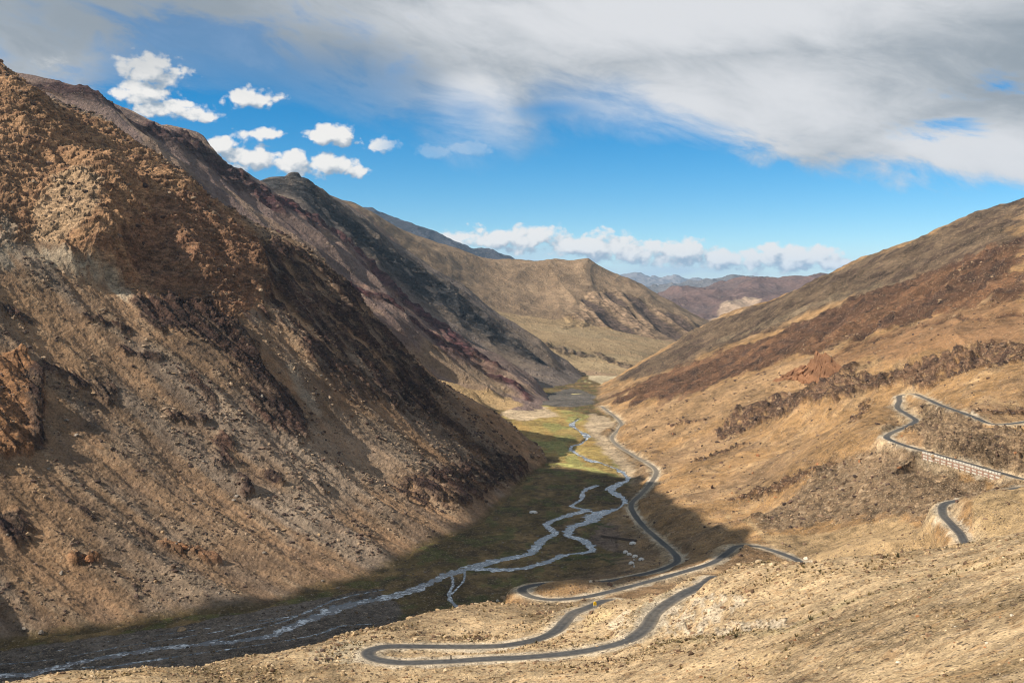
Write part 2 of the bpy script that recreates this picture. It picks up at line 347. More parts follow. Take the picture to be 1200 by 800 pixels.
dm = sheet(stops((-.3,-.24,10),(-.24,.085,420)), dstops((2000,2520,330),(2520,2900,25)),
  [(315,216,2350),(292,228,2350),(270,222,2350),(330,214,2365),(340,209,2375),(345,206,2380),(351,210,2383),(362,218,2390),(380,229,2400),(400,241,2410),(422,256,2420),(445,274,2430),(477,296,2440),(516,321,2450),(549,340,2450),(575,363,2440),(601,382,2430),(627,402,2420),(653,425,2400),(668,440,2350),(600,420,2300),(560,380,2330),(480,330,2330),(400,270,2300),(340,235,2280),(640,458,2130),(655,452,2200),(676,448,2290),(560,430,2200)],
  [(-.2,2750,280),(-.1,2750,140),(0,2700,20),(.05,2650,-30),(-.3,2400,415),(-.24,2380,400),(-.3,2000,310),(-.2,2000,220),(-.1,2000,110),(0,2050,20),(.04,2080,-12),(.085,2300,-30),(.08,2600,-50)])
tm = sheet(stops((-.3,-.19,15),(-.19,.2,460)), dstops((2380,2640,90),(2640,3750,420),(3750,4400,30)),
  [(380,226,3050),(412,241,3100),(435,250,3150),(458,262,3200),(487,278,3250),(510,288,3300),(542,300,3350),(575,306,3450),(600,307,3550),(620,307,3600),(640,306,3620),(660,304,3650),(685,305,3650),(700,309.5,3630),(720,321,3590),(750,341,3520),(775,356,3450),(800,369,3400),(825,380,3350),(836,386,3330),
   (590,358,3000),(640,369,3000),(689,376,3000),(737,386,3000),(786,397,3000),(570,320,3320),(545,330,3080),(500,310,3020),(470,290,3000),(600,380,2800),(700,400,2750),(760,415,2700),(640,401,2600),(700,416,2600),(660,425,2530),(700,433,2490),(735,434,2500),(600,395,2650),(650,330,3400),(720,350,3330),(690,340,3330)],
  [(-.12,4200,150),(0,4300,60),(.1,4200,20),(.2,4000,-40),(.2,3300,10),(-.25,3300,480),(-.25,2900,420),(-.1,2600,160),(-.05,2500,60),(.06,2420,-5),(.1,2420,-10),(.15,2500,10),(.03,2430,-5),(.2,2700,0),(.13,2700,25)])
fm = sheet(stops((.08,.4,260)), dstops((5200,8400,160),(8400,9500,12)),
  [(760,350,8000),(776,345,8000),(796,338,8000),(822,334,8050),(848,334,8050),(864,328,8100),(887,327,8100),(920,325.5,8100),(949,325,8100),(1000,320,8100),(830,372,6000),(780,378,6000),(880,352,6800),(850,358,6500),(800,362,6600),(920,345,7000)],
  [(.09,5200,0),(.4,5200,60),(.2,5200,5),(.4,8000,350),(.2,9500,60),(.35,9500,100),(.09,9500,60),(.1,7000,70)])
bl = sheet(stops((-.18,.06,260)), dstops((7500,9150,140),(9150,10000,10)),
  [(440,250,9000),(461,262,9000),(477,264,9000),(494,269.5,9000),(516,280,9000),(539,293,9000),(562,295,9000),(588,298,9000),(600,304,9000),(608,311,9000),(630,322,9000)],
  [(-.18,7500,250),(-.1,7500,180),(0,7500,40),(.06,7500,0),(-.15,10000,300),(0,10000,50),(.06,10000,0),(-.18,9000,800)])
b2 = sheet(stops((.08,.24,200)), dstops((12500,14200,90),(14200,15500,8)),
  [(735,337,14000),(747,334.5,14000),(763,337,14000),(772,339,14000),(783,334.5,14000),(797,331.5,14000),(812,331,14000),(830,329,14000),(860,326,14000)],
  [(.09,12500,-20),(.15,12500,-20),(.24,12500,20),(.1,15500,0),(.2,15500,0)])
b3 = sheet(stops((.05,.22,200)), dstops((22000,24300,90),(24300,27000,8)),
  [(690,330,24000),(705,327,24000),(721,323.5,24000),(731,325,24000),(741,321.5,24000),(750,323,24000),(760,322.5,24000),(780,328.5,24000),(790,325,24000),(802,326.5,24000),(822,330,24000),(850,329,24000)],
  [(.06,22000,0),(.13,22000,0),(.21,22000,0),(.06,27000,0),(.2,27000,0)])
print('sheets', time.time() - T0)
# ------------------------------------------------------------------ ground: carving, relief and colour
dv = carve(g, RV, 2.9, 1.3, 11.); dl = carve(g, RL, 2.9, 1.3, 15.)
droad = np.minimum(dv, dl)
def wall_line():
    i0 = int(np.linalg.norm(RV - np.array(W(1087, 530, 770)), axis=1).argmin()); i1 = int(np.linalg.norm(RV - np.array(W(1180, 556, 706)), axis=1).argmin())
    if i0 > i1: i0, i1 = i1, i0
    L = RV[i0:i1 + 1].copy(); t = np.gradient(L[:, :2], axis=0); t /= np.linalg.norm(t, axis=1, keepdims=True); nr = np.stack([-t[:, 1], t[:, 0]], 1); nr *= np.sign((nr * -L[:, :2]).sum(1))[:, None]
    return L, t, nr
WL, WT, WN = wall_line()
for k_ in range(len(WL)):                                       # the ground falls away in front of the retaining wall
    a_ = (np.abs(g.X - WL[k_, 0]) < 40) & (np.abs(g.Y - WL[k_, 1]) < 40); i_ = np.nonzero(a_.ravel())[0] if k_ == 0 else i_
    if k_ == 0: i_ = np.nonzero(((g.X > WL[:, 0].min() - 40) & (g.X < WL[:, 0].max() + 40) & (g.Y > WL[:, 1].min() - 40) & (g.Y < WL[:, 1].max() + 40)).ravel())[0]; best_ = np.full(len(i_), 1e9); out_ = best_.copy(); zr_ = best_.copy(); al_ = best_.copy()
    if k_ % 2: continue
    dx_ = g.X.ravel()[i_] - WL[k_, 0]; dy_ = g.Y.ravel()[i_] - WL[k_, 1]; d_ = dx_ * dx_ + dy_ * dy_; m_ = d_ < best_
    best_[m_] = d_[m_]; out_[m_] = (dx_ * WN[k_, 0] + dy_ * WN[k_, 1])[m_]; zr_[m_] = WL[k_, 2]; al_[m_] = np.abs(dx_ * WT[k_, 0] + dy_ * WT[k_, 1])[m_]
w_ = sst(4.4, 4.9, out_) * sst(5., 2., al_) * sst(34, 14, out_); tgt_ = zr_ - 5.6 - (out_ - 4.9) * .75; zf_ = g.Z.ravel(); zf_[i_] = zf_[i_] + np.minimum(0, (tgt_ - zf_[i_]) * w_); g.Z = zf_.reshape(g.X.shape).astype(f32)
free = sst(3.5, 10., droad).astype(f32); free2 = sst(3.6, 6., droad).astype(f32)                       # relief fades out on the road bench

TAN = (.34, .215, .108)
gc = np.empty(g.X.shape + (3,), f32); gc[:] = TAN
n1 = fbm(g.X / 140, g.Y / 140, 4, 11); n2 = fbm(g.X / 35, g.Y / 35, 4, 12); n3 = fbm(g.X / 9, g.Y / 9, 3, 13)
gc = mixc(gc, (.27, .18, .105), sst(-.1, .5, n1)); gc = mixc(gc, (.43, .30, .17), sst(.05, .55, n2) * .7); gc = mixc(gc, (.24, .16, .10), sst(.1, .5, n3 + n2 * .5) * .5)
# --- upper right mountain
P_ = g.poly; S_ = g.stroke
A = P_([(716,449),(796,400),(835,377),(990,313),(1100,272),(1202,232),(1202,292),(1100,318),(1000,348),(930,374),(850,405),(770,442)], 12, 22, 60)
gc = mixc(gc, (.125, .093, .067), A * .92)
gc = mixc(gc, (.19, .15, .105), S_([(850,398,8),(900,380,9),(960,358,9),(1020,338,8),(1080,325,6)], 8, .8, .8, 50))
gc = mixc(gc, (.055, .037, .03), A * sst(.05, .4, fbm(g.X / 60, g.Y / 25, 4, 21)) * .8)
B = P_([(718,464),(790,432),(860,410),(920,388),(980,362),(1060,328),(1120,306),(1202,278),(1202,350),(1120,366),(1050,384),(990,402),(930,418),(870,442),(800,464),(740,474)], 10, 22, 40)
gc = mixc(gc, (.095, .05, .032), B * .94)
gc = mixc(gc, (.05, .03, .024), B * sst(.05, .4, fbm(g.X / 45 + g.Z / 20, g.Y / 30, 4, 22)) * .75)
gc = mixc(gc, (.19, .105, .06), B * sst(.15, .5, fbm(g.X / 70 - g.Z / 30, g.Y / 60, 4, 23)) * .8)
Dn = P_([(1000,402),(1100,372),(1202,350),(1202,395),(1110,408),(1040,425),(985,428),(960,425)], 6, 8, 40); gc = mixc(gc, (.25, .145, .08), Dn * .8)
lower = P_([(720,480),(800,470),(870,445),(930,425),(960,440),(900,462),(850,490),(800,515),(760,525)], 8, 8, 50); gc = mixc(gc, (.36, .24, .135), lower * .8)
ledge = np.maximum.reduce([S_([(940,442,3),(1000,405,3),(1050,393,4),(1100,378,5),(1150,374,5),(1202,366,4)], 4, .6, 1.1, 18), S_([(962,402,4),(976,385,5),(992,366,5)], 4, .5, .8, 14),
    S_([(1088,356,3),(1091,338,4),(1106,327,4),(1124,330,3)], 4, .5, .9, 14), S_([(880,392,3),(930,380,4),(960,374,3)], 4, .6, 1.0, 20), S_([(1150,330,3),(1200,318,5)], 4, .6, 1., 20), S_([(770,452,3),(830,438,4),(880,425,3)], 4, .6, 1.2, 22), S_([(830,300,3),(1040,300,4),(1090,290,4)], 4, .6, 1.2, 22) * 0])
gc = mixc(gc, (.09, .05, .035), ledge * .85)
cliff = P_([(838,507),(870,482),(905,466),(960,452),(1010,440),(1050,432),(1075,426),(1110,413),(1150,405),(1202,400),(1202,424),(1150,431),(1112,444),(1085,458),(1060,450),(1020,457),(985,470),(940,479),(900,493),(870,507),(845,517)], 3, 9, 10)
cn = ridged((g.X + g.Z) / 26, g.Y / 12, 4, 31)
cliff = cliff * sst(-.6, -.2, fbm(g.X / 9 + g.Z / 9, g.Y / 13, 4, 32)); gc = mixc(gc, (.125, .075, .053), cliff * .9); gc = mixc(gc, (.06, .037, .03), cliff * sst(.9, .5, cn) * .8); gc = mixc(gc, (.24, .15, .095), cliff * sst(1.1, 1.5, cn) * .8)
rocks = np.maximum.reduce([S_([(862,583,7),(900,573,8),(935,562,9),(975,548,7)], 8, .7, 1.3, 8), S_([(820,540,5),(870,520,6)], 6, .7, 1.4, 8), S_([(790,500,4),(830,492,5)], 5, .7, 1.4, 8), S_([(1140,485,5),(1200,482,7)], 6, .7, 1.2, 8), S_([(1110,510,6),(1145,520,9),(1190,535,8)], 8, .7, 1.2, 7), S_([(860,612,5),(910,608,5)], 5, .7, 1.3, 7), S_([(1015,475,6),(1000,490,5)], 6, .7, 1.3, 8)])
gc = mixc(gc, (.15, .088, .058), rocks * .85); gc = mixc(gc, (.05, .032, .026), rocks * sst(.15, .5, fbm(g.X / 6, g.Y / 6 + g.Z / 3, 3, 33)))
wallhill = P_([(962,552),(1030,520),(1090,540),(1185,562),(1140,582),(1105,590),(1050,602),(960,612),(895,624),(880,604)], 5, 10, 12)
gc = mixc(gc, (.235, .17, .11), wallhill * .9); gc = mixc(gc, (.12, .08, .052), wallhill * sst(.1, .55, fbm(g.X / 5, g.Y / 5, 3, 34)) * .8); gc = mixc(gc, (.42, .33, .23), wallhill * sst(.25, .6, fbm(g.X / 4 + 9, g.Y / 4, 3, 35)) * .6)
between = P_([(1062,506),(1078,492),(1085,474),(1140,492),(1202,505),(1202,556),(1140,541),(1085,526)], 3, 6, 8)
gc = mixc(gc, (.26, .19, .125), between * .85); gc = mixc(gc, (.09, .06, .045), between * sst(.2, .5, fbm(g.X / 7 + g.Z / 5, g.Y / 9, 4, 36)) * .8)
gc = mixc(gc, (.42, .31, .18), P_([(850,600),(900,628),(960,622),(1050,606),(1100,600),(1120,640),(1050,650),(950,655),(900,640)], 4, 6, 20) * .75)
gc = mixc(gc, (.44, .33, .19), P_([(1140,584),(1202,566),(1202,640),(1140,645)], 3, 4, 20) * .7)
# --- near hillside
gc = gc * np.array((.86, .84, .82), f32)
near = (g.D < 470)
nearw = sst(600, 430, g.D)
gc = mixc(gc, (.43, .325, .205), nearw * .88); gc = mixc(gc, (.30, .215, .12), nearw * sst(.0, .5, n2) * .6); gc = mixc(gc, (.47, .35, .21), nearw * sst(.15, .6, n3) * .5)
gc = mixc(gc, (.26, .185, .105), nearw * sst(.0, .35, n1 + n2 * .6) * .65); gc = mixc(gc, (.27, .16, .08), nearw * sst(.2, .55, fbm(g.X / 6, g.Y / 3, 4, 40)) * .5)
chalk = np.maximum(P_([(783,742),(779,722),(795,708),(812,700),(835,694),(868,698),(878,704),(862,715),(850,726),(920,724),(925,732),(860,742),(815,744)], 2, 5, 6), S_([(880,742,4),(930,730,5)], 4, .8, 1.2, 5) * .8)
chalk = chalk * sst(-.45, .25, fbm(g.X / 5 + g.Z / 3, g.Y / 16, 4, 41)); gc = mixc(gc, (.50, .43, .335), chalk * .75)
gc = mixc(gc, (.26, .215, .125), S_([(770,755,6),(850,745,8),(920,738,8),(990,708,9),(1060,685,8),(1130,665,7)], 8, .9, 1., 12) * .65)
gc = mixc(gc, (.24, .21, .15), P_([(742,742),(745,715),(760,702),(790,692),(770,712),(758,740)], 2, 3, 5) * .8)  # bank side turned from the sun, its shade put into the colour
gc = mixc(gc, (.52, .43, .31), P_([(713,735),(722,722),(738,712),(736,738),(725,745)], 2, 3, 5) * .9)  # bank side facing the sun, painted paler for the light on it
gc = mixc(gc, (.46, .35, .2), P_([(682,738),(690,722),(705,713),(722,716),(705,730),(690,742)], 2, 3, 5) * .8)
gc = mixc(gc, (.5, .42, .3), P_([(385,765),(395,752),(425,750),(430,770),(400,777)], 2, 2, 6) * .85)
gc = mixc(gc, (.5, .4, .27), P_([(360,768),(372,756),(395,757),(392,774),(370,776)], 2, 2, 5) * .7)
# verges: dusty shoulder, pale cut banks
sh = 1 - sst(3.6, 6.4, droad + n3 * 2.2 + n2 * 1.2); gc = mixc(gc, (.5, .425, .325), sh * .88)
bank = sst(3.5, 5, droad) * (1 - sst(6, 12, droad + n3 * 2.5)) * sst(-.25, .35, n2 + n3 * .4); bank = bank * (1 - .8 * between); gc = mixc(gc, (.47, .375, .255), bank * .6)
# --- valley floor
fw = floor_w; fwm = sst(.35, .75, fw + n3 * .18) * sst(30, 18, g.Z)
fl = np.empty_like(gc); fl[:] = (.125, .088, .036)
fl = mixc(fl, (.21, .14, .065), sst(-.1, .3, fbm(g.X / 40, g.Y / 60, 4, 51)) * .8); fl = mixc(fl, (.085, .095, .03), sst(.05, .4, fbm(g.X / 25 + 5, g.Y / 40, 4, 52)) * .7); fl = mixc(fl, (.07, .05, .03), sst(.1, .45, fbm(g.X / 9, g.Y / 14, 4, 53)) * .7)
bedm = P_([(-40,766),(0,762),(200,735),(380,700),(440,690),(470,712),(420,745),(330,770),(150,792),(0,806)], 5, 8, 14)
fl = mixc(fl, (.15, .125, .105), P_([(-40,766),(0,762),(200,735),(380,700),(440,690),(470,712),(420,745),(330,770),(150,792),(0,806)], 5, 8, 14))
fl = mixc(fl, (.085, .07, .06), P_([(-40,766),(0,762),(200,735),(380,700),(440,690),(470,712),(420,745),(330,770),(150,792),(0,806)], 5, 8, 14) * sst(.0, .4, fbm(g.X / 6, g.Y / 5, 5, 54)) * .8)
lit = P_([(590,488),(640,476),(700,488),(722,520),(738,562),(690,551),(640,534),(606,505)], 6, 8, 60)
fl = mixc(fl, (.33, .245, .095), lit); fl = mixc(fl, (.28, .265, .10), lit * sst(-.05, .3, fbm(g.X / 40, g.Y / 130, 4, 55))); fl = mixc(fl, (.34, .22, .085), lit * sst(.1, .4, fbm(g.X / 30 + 4, g.Y / 90, 4, 56)) * .7)  # ochre and green grass, painted brighter where the flats lie in sun
fl = mixc(fl, (.36, .34, .13), S_([(650,543,5),(690,549,6),(722,558,4)], 5, .6, .6, 20))  # sunlit sliver of grass within the shadow, its light put into the colour
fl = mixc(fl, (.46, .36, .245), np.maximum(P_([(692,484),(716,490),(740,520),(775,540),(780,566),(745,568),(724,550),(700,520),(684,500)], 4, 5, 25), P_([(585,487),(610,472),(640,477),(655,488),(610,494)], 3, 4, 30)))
fl = mixc(fl, (.11, .10, .09), P_([(625,474),(640,462),(670,455),(700,463),(695,474),(660,477)], 2, 4, 50)); fl = mixc(fl, (.46, .40, .22), np.maximum(S_([(685,447,2),(722,447,2)], 2, .6, .8, 40), S_([(672,462,2),(705,458,2.5)], 2, .6, .8, 40))); fl = mixc(fl, (.48, .40, .27), P_([(690,440),(730,438),(728,444),(690,445)], 1, 1, 60))
soil = P_([(690,632),(700,618),(735,598),(752,612),(788,655),(760,668),(725,664),(735,650),(700,640)], 3, 6, 12); fl = mixc(fl, (.17, .122, .09), soil); fl = mixc(fl, (.09, .06, .048), soil * sst(.1, .45, fbm(g.X / 6, g.Y / 9, 3, 57)) * .8)
fl = mixc(fl, (.035, .05, .014), np.maximum(S_([(695,612,6),(715,617,5)], 5, .7, .8, 12), S_([(665,655,6),(700,652,7),(722,660,6)], 6, .7, .8, 12)) * .9)
gc = gc * (1 - fwm[..., None]) + fl * fwm[..., None]
gc = mixc(gc, (.16, .12, .075), sst(.05, .3, fw) * (1 - fwm) * .45)

# river channels
RIVER = [([(-40,800,9),(0,790,8),(33,789,7),(83,777,6),(133,768,6),(177,760,7),(233,755,6),(283,750,6),(320,743,6),(343,733,7),(373,722,8),(400,710,9),(440,702,8),(479,692,7),(506,681,6),(524,673,7),(550,665,8),(578,657,7),(620,648,6),(634,633,5),(650,624,4.5),(640,614,4),(664,604,4.5),(690,597,6)], 1.),
    ([(550,665,8),(595,667,5),(635,660,5),(660,650,4.5),(693,645,4),(681,632,6),(667,627,5),(672,616,6),(690,611,7),(700,602,9),(716,598,8),(731,593,5),(732,584,4),(721,578,4),(715,573,3),(727,566,3),(736,562,2.5),(728,552,2.2),(711,545,2.2),(692,539,2.6),(675,531,2.6),(669,524,2.4),(682,519,2.),(688,511,2.),(676,503,1.8),(670,497,1.6),(680,490,1.4)], 1.),
    ([(690,597,4),(670,593,2.5),(681,585,2.2),(685,574,2),(700,568,1.4)], .8), ([(529,672,1.6),(531,684,1.5),(526,697,2.),(533,708,2.2),(545,716,2)], .8), ([(545,666,1.2),(543,680,1.1),(534,690,1.2),(529,696,1.2)], .7),
    ([(-40,780,2),(60,772,2.2),(140,757,2),(220,745,2),(300,731,2.2),(380,712,2)], .6), ([(-20,797,3),(70,783,2.4),(150,778,2),(230,765,2.2),(290,757,2)], .6), ([(30,768,1.6),(120,752,1.6),(200,741,1.8),(280,730,1.6),(350,720,2)], .5),
    ([(-30,792,3),(60,790,3),(180,772,2.5),(300,755,2),(374,742,3),(398,733,3),(445,730,2)], .6), ([(240,752,2.5),(330,728,2.5),(400,700,2.5),(450,690,2)], .6)]
def floor_pt(px, py): D = CZ * F / (py - HOR); return ((px - 600) / F * D, D)
river_lines = []; chan = np.zeros(g.X.shape, f32).ravel()
rw = fbm(g.X / 7, g.Y / 7, 3, 61).ravel() + .5 * fbm(g.X / 2.5, g.Y / 2.5, 2, 62).ravel()
for pts, dep in RIVER:
    P3 = catmull([(*floor_pt(a, b), c * (1.35 if a < 480 else 1.15) * floor_pt(a, b)[1] / F) for a, b, c in pts], 5.)
    river_lines.append(P3)
    best = np.full(g.X.size, 9., f32)
    for i in range(0, len(P3) - 1, 6):
        L = P3[i:i + 7]; R = L[:, 2].max() * 2.2 + 2; lo = L[:, :2].min(0) - R; hi = L[:, :2].max(0) + R
        r0, r1 = np.searchsorted(g.Ds, [lo[1], hi[1]]); c0, c1 = np.searchsorted(g.us, [min(lo[0] / lo[1], lo[0] / hi[1]), max(hi[0] / lo[1], hi[0] / hi[1])])
        idx = (np.arange(r0, r1)[:, None] * len(g.us) + np.arange(c0, c1)[None]).ravel()
        x = g.X.ravel()[idx]; y = g.Y.ravel()[idx]
        for a, b in zip(L, L[1:]):
            d = b - a; t = np.clip(((x - a[0]) * d[0] + (y - a[1]) * d[1]) / (d[0] ** 2 + d[1] ** 2 + 1e-9), 0, 1)
            best[idx] = np.minimum(best[idx], np.hypot(x - a[0] - t * d[0], y - a[1] - t * d[1]) / (a[2] + t * d[2]))
    chan = np.maximum(chan, (1 - sst(.45, 1.25, best + rw * .55)) * dep)
chan = (chan.reshape(g.X.shape) * sst(.0, .12, fw)).astype(f32)
gc = mixc(gc, (.17, .15, .13), sst(.02, .25, chan) * .8)

# relief
lines_ = fbm((g.X + g.Y * .5) / 7, (g.Y - g.X * .5) / 2.2, 4, 42); gc = mixc(gc, (.22, .145, .08), nearw * (1 - fwm) * sst(3.5, 7, droad) * sst(.12, .5, lines_) * .18); gc = mixc(gc, (.48, .36, .21), nearw * (1 - fwm) * sst(3.5, 7, droad) * sst(.15, .5, -lines_) * .12)
rel = (fbm(g.X / 90, g.Y / 90, 3, 71) * 4.5 + ridged(g.X / 55 + n1, g.Y / 75, 3, 72) * 2.5 - 2.2) * sst(430, 900, g.D) * .8 + (fbm(g.X / 26, g.Y / 26, 3, 73) * 1.1) + n3 * .30 + fbm(g.X / 3.2, g.Y / 3.2, 3, 74) * .12 + fbm(g.X / 1.1, g.Y / 1.1, 2, 75) * .06 * nearw
rel = rel * (1 - .95 * sst(.2, .8, fw)) * free + bedm * sst(.5, .9, fw) * (.25 + .35 * fbm(g.X / 3, g.Y / 3, 3, 59))
far_ = sst(900, 1300, g.D)
up = A * 4.5 * (ridged(g.X / 130, g.Y / 34, 5, 76, .6) - .9) + B * 5. * (ridged(g.X / 110 + g.Z / 60, g.Y / 38, 5, 77, .6) - .9) + far_ * (1 - A) * (1 - B) * (ridged(g.X / 150, g.Y / 40, 4, 84, .55) - .9) * 2.
rm = np.clip(cliff + rocks + between * .6, 0, 1)
bk = lambda m, a, b, sd: masked(m, lambda x, y, z: blocks(y / a, (x * .9 + z) / b, sd), g.X, g.Y, g.Z)
up = up + cliff * (bk(cliff, 17, 40, 700) * 6.5 + bk(cliff, 6, 15, 710) * 1.8 - 1.) + ledge * -3. + rocks * (bk(rocks, 6, 13, 720) * 2.8 + bk(rocks, 2.6, 4, 730) * 1.) + wallhill * (ridged(g.X / 9, g.Y / 9, 4, 80) - .9) * 1.2 + between * (bk(between, 9, 12, 740) * 3.4 + bk(between, 3.5, 4, 750) * 1.3 - .8)
up = up * free2 + bank * (ridged(g.X / 4, g.Y / 4, 3, 82) - .9) * .5 + chalk * free * (ridged(g.X / 5, g.Y / 5, 3, 83) - .9) * .8
g.push((rel + up).astype(f32)); g.Z = g.Z + chan * (-1.0 - np.minimum(g.Z, 4))
print('ground', time.time() - T0)

# ------------------------------------------------------------------ left mountain
P_ = lm.poly; S_ = lm.stroke; lm.fall = (.46, .89); pm.fall = (.2, .98); dm.fall = (.1, .99)
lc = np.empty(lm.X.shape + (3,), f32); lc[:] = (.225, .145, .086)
sx = lm.X * .46 + lm.Y * .89; tx = lm.Z                                  # along the valley, up the slope
m1 = fbm(sx / 45, tx / 130, 4, 101); m2 = fbm(sx / 14, tx / 22, 4, 102); m3 = fbm(lm.X / 6, lm.Y / 6 + lm.Z / 4, 3, 103)
lc = mixc(lc, (.22, .165, .12), sst(0, .4, m1)); lc = mixc(lc, (.33, .20, .11), sst(.05, .45, -m1) * .7); lc = mixc(lc, (.32, .235, .155), sst(.2, .55, m2) * .4); lc = mixc(lc, (.15, .10, .068), sst(.15, .5, -m2) * .5)
lc = mixc(lc, (.33, .20, .105), P_([(0,340),(60,345),(110,400),(90,470),(60,560),(100,640),(60,700),(0,720)], 20, 20, 30) * .45)
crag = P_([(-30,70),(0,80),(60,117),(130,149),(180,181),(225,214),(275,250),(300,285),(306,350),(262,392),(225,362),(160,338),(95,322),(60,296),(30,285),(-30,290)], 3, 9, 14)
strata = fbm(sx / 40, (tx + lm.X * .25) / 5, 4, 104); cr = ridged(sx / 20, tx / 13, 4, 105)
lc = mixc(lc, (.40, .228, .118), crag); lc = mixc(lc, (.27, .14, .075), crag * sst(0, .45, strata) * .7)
red = P_([(180,240),(262,250),(302,288),(306,350),(262,392),(200,345),(150,320),(140,290)], 8, 14, 16); lc = mixc(lc, (.20, .10, .062), red * .55)
lc = mixc(lc, (.46, .33, .2), P_([(90,215),(110,240),(100,280),(60,300),(30,285),(35,250),(60,215)], 6, 8, 12) * .6)  # sunlit flank of the crag put into its colour as a brighter tan
lc = mixc(lc, (.44, .35, .245), S_([(40,300,8),(80,316,10),(130,328,11),(152,345,8)], 10, .8, .8, 10) * .9); lc = mixc(lc, (.3, .26, .2), S_([(5,260,9),(8,310,8)], 8, .8, .9, 10) * .7)
DK = (.05, .03, .026)
dk = np.maximum.reduce([P_([(150,350),(189,343),(243,355),(292,390),(306,430),(338,454),(360,494),(358,523),(331,513),(297,483),(285,450),(268,412),(219,388),(175,384)], 3, 10, 9),
    P_([(303,288),(340,287),(402,331),(441,378),(490,430),(514,462),(503,492),(470,482),(440,470),(400,442),(372,432),(345,402),(315,372),(304,330)], 3, 14, 12) * sst(-.5, .1, fbm(sx / 16, tx / 30, 4, 106)),
    S_([(52,430,8),(78,436,12),(98,448,8)], 10, .6, .8, 7), S_([(122,450,12),(128,468,6)], 10, .6, .8, 7), S_([(222,442,6),(240,462,7),(250,480,4)], 6, .6, .9, 7), S_([(205,486,7),(235,490,8)], 7, .6, .9, 7), S_([(262,515,8),(262,540,9)], 8, .7, 1.1, 6), S_([(318,558,10),(323,566,7)], 8, .6, .8, 6), S_([(278,560,4),(290,578,5)], 5, .7, 1., 6), S_([(366,560,4),(380,575,4)], 4, .7, 1., 6),
    S_([(10,360,10),(30,370,8)], 9, .7, .9, 7), S_([(8,605,15),(20,625,14)], 14, .6, .8, 8), S_([(40,440,9),(37,480,9),(43,518,8)], 9, .5, .7, 7), S_([(95,600,5),(108,612,4)], 5, .7, 1., 6), S_([(165,620,5),(178,628,4)], 5, .7, 1., 6), S_([(100,370,4),(150,385,5)], 5, .8, 1.2, 7), S_([(140,405,4),(185,420,5)], 5, .8, 1.2, 7),
    P_([(462,562),(520,545),(575,538),(612,540),(618,556),(580,575),(545,592),(505,592),(478,582)], 4, 12, 9) * sst(-.35, .1, fbm(sx / 8, tx / 10, 4, 107)), S_([(455,440,8),(500,480,12),(540,505,8)], 9, .9, 1.3, 12) * .8, S_([(545,520,7),(600,545,7)], 7, .9, 1.3, 10) * .8, S_([(380,430,8),(420,470,8)], 8, .9, 1.4, 12) * .7])
edge = P_([(-30,415),(25,414),(45,440),(52,470),(48,505),(38,532),(-30,540)], 3, 5, 8); lc = mixc(lc, (.33, .165, .075), edge * .85)
redo = np.maximum(S_([(195,638,6),(222,645,8),(250,655,6)], 7, .7, 1., 8), S_([(88,655,7),(108,658,7)], 7, .6, .8, 8)); lc = mixc(lc, (.28, .14, .07), redo * .8)
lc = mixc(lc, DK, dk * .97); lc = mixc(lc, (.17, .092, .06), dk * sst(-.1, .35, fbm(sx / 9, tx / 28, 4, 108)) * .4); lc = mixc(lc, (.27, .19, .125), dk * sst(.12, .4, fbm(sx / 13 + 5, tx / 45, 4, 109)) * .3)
lc = mixc(lc, (.34, .28, .21), S_([(338,432,5),(352,455,6),(372,480,8)], 6, .7, .7, 8) * .7)
lc = mixc(lc, (.29, .225, .165), P_([(360,500),(400,480),(450,500),(500,540),(470,560),(400,600),(330,640),(340,560)], 15, 20, 24) * .5)
foot = sst(14, 2, lm.Z + m2 * 4); lc = mixc(lc, (.12, .085, .035), foot * sst(3.5, 0, lm.Z + m3) * .9)
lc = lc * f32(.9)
h = (ridged(sx / 75, tx / 260, 3, 111) - .8) * 4. + m1 * 3 + m2 * 1.5 + m3 * .55 + fbm(lm.X / 2.4, lm.Y / 2.4 + lm.Z / 2, 3, 112) * .35
zl = tx + lm.X * .22 + m2 * 4.                                  # layered beds, dipping gently
def ledges(per, sd): ph = zl / per + .35 * noise(sx / 30, tx / 30, sd); return (1 - (ph - np.floor(ph))) * (.35 + .65 * np.clip(noise(sx / 18, np.floor(ph) * 3.7, sd + 1) + .5, 0, 1.2))
lb = lambda m, a, b, sd: masked(m, lambda x, y: blocks(x / a, y / b, sd), sx, tx)
h = h + crag * ((cr - .8) * 2.2 + ledges(8., 117) * 3.2 + ledges(3.2, 118) * 1.7 - 2.5 + lb(crag, 13, 6, 760) * 1.7 + lb(crag, 4.5, 2.4, 770) * 1.1)
h = h + dk * (lb(dk, 13, 42, 780) * 3.6 + lb(dk, 5, 13, 790) * 1.6 + lb(dk, 2.4, 3.2, 795) * .8) + edge * (lb(edge, 14, 40, 800) * 7 + lb(edge, 5, 9, 810) * 2. + 2) + redo * (lb(redo, 8, 6, 820) * 4.5 + 1)
for pts_, hh_ in (([(118,220,40),(112,255,48),(104,300,34)], 34.), ([(200,225,30),(215,265,34),(232,310,30)], 15.), ([(20,120,34),(50,165,34)], 14.), ([(270,275,22),(285,330,20)], 9.), ([(300,300,12),(304,345,10)], 9.)):
    h = h + hh_ * S_(pts_, 20, .98, .25, 30, 9)
h = h * sst(-6, 12, lm.Z)
# the crest keeps its height
lm.push(h.astype(f32)); print('left mountain', time.time() - T0)

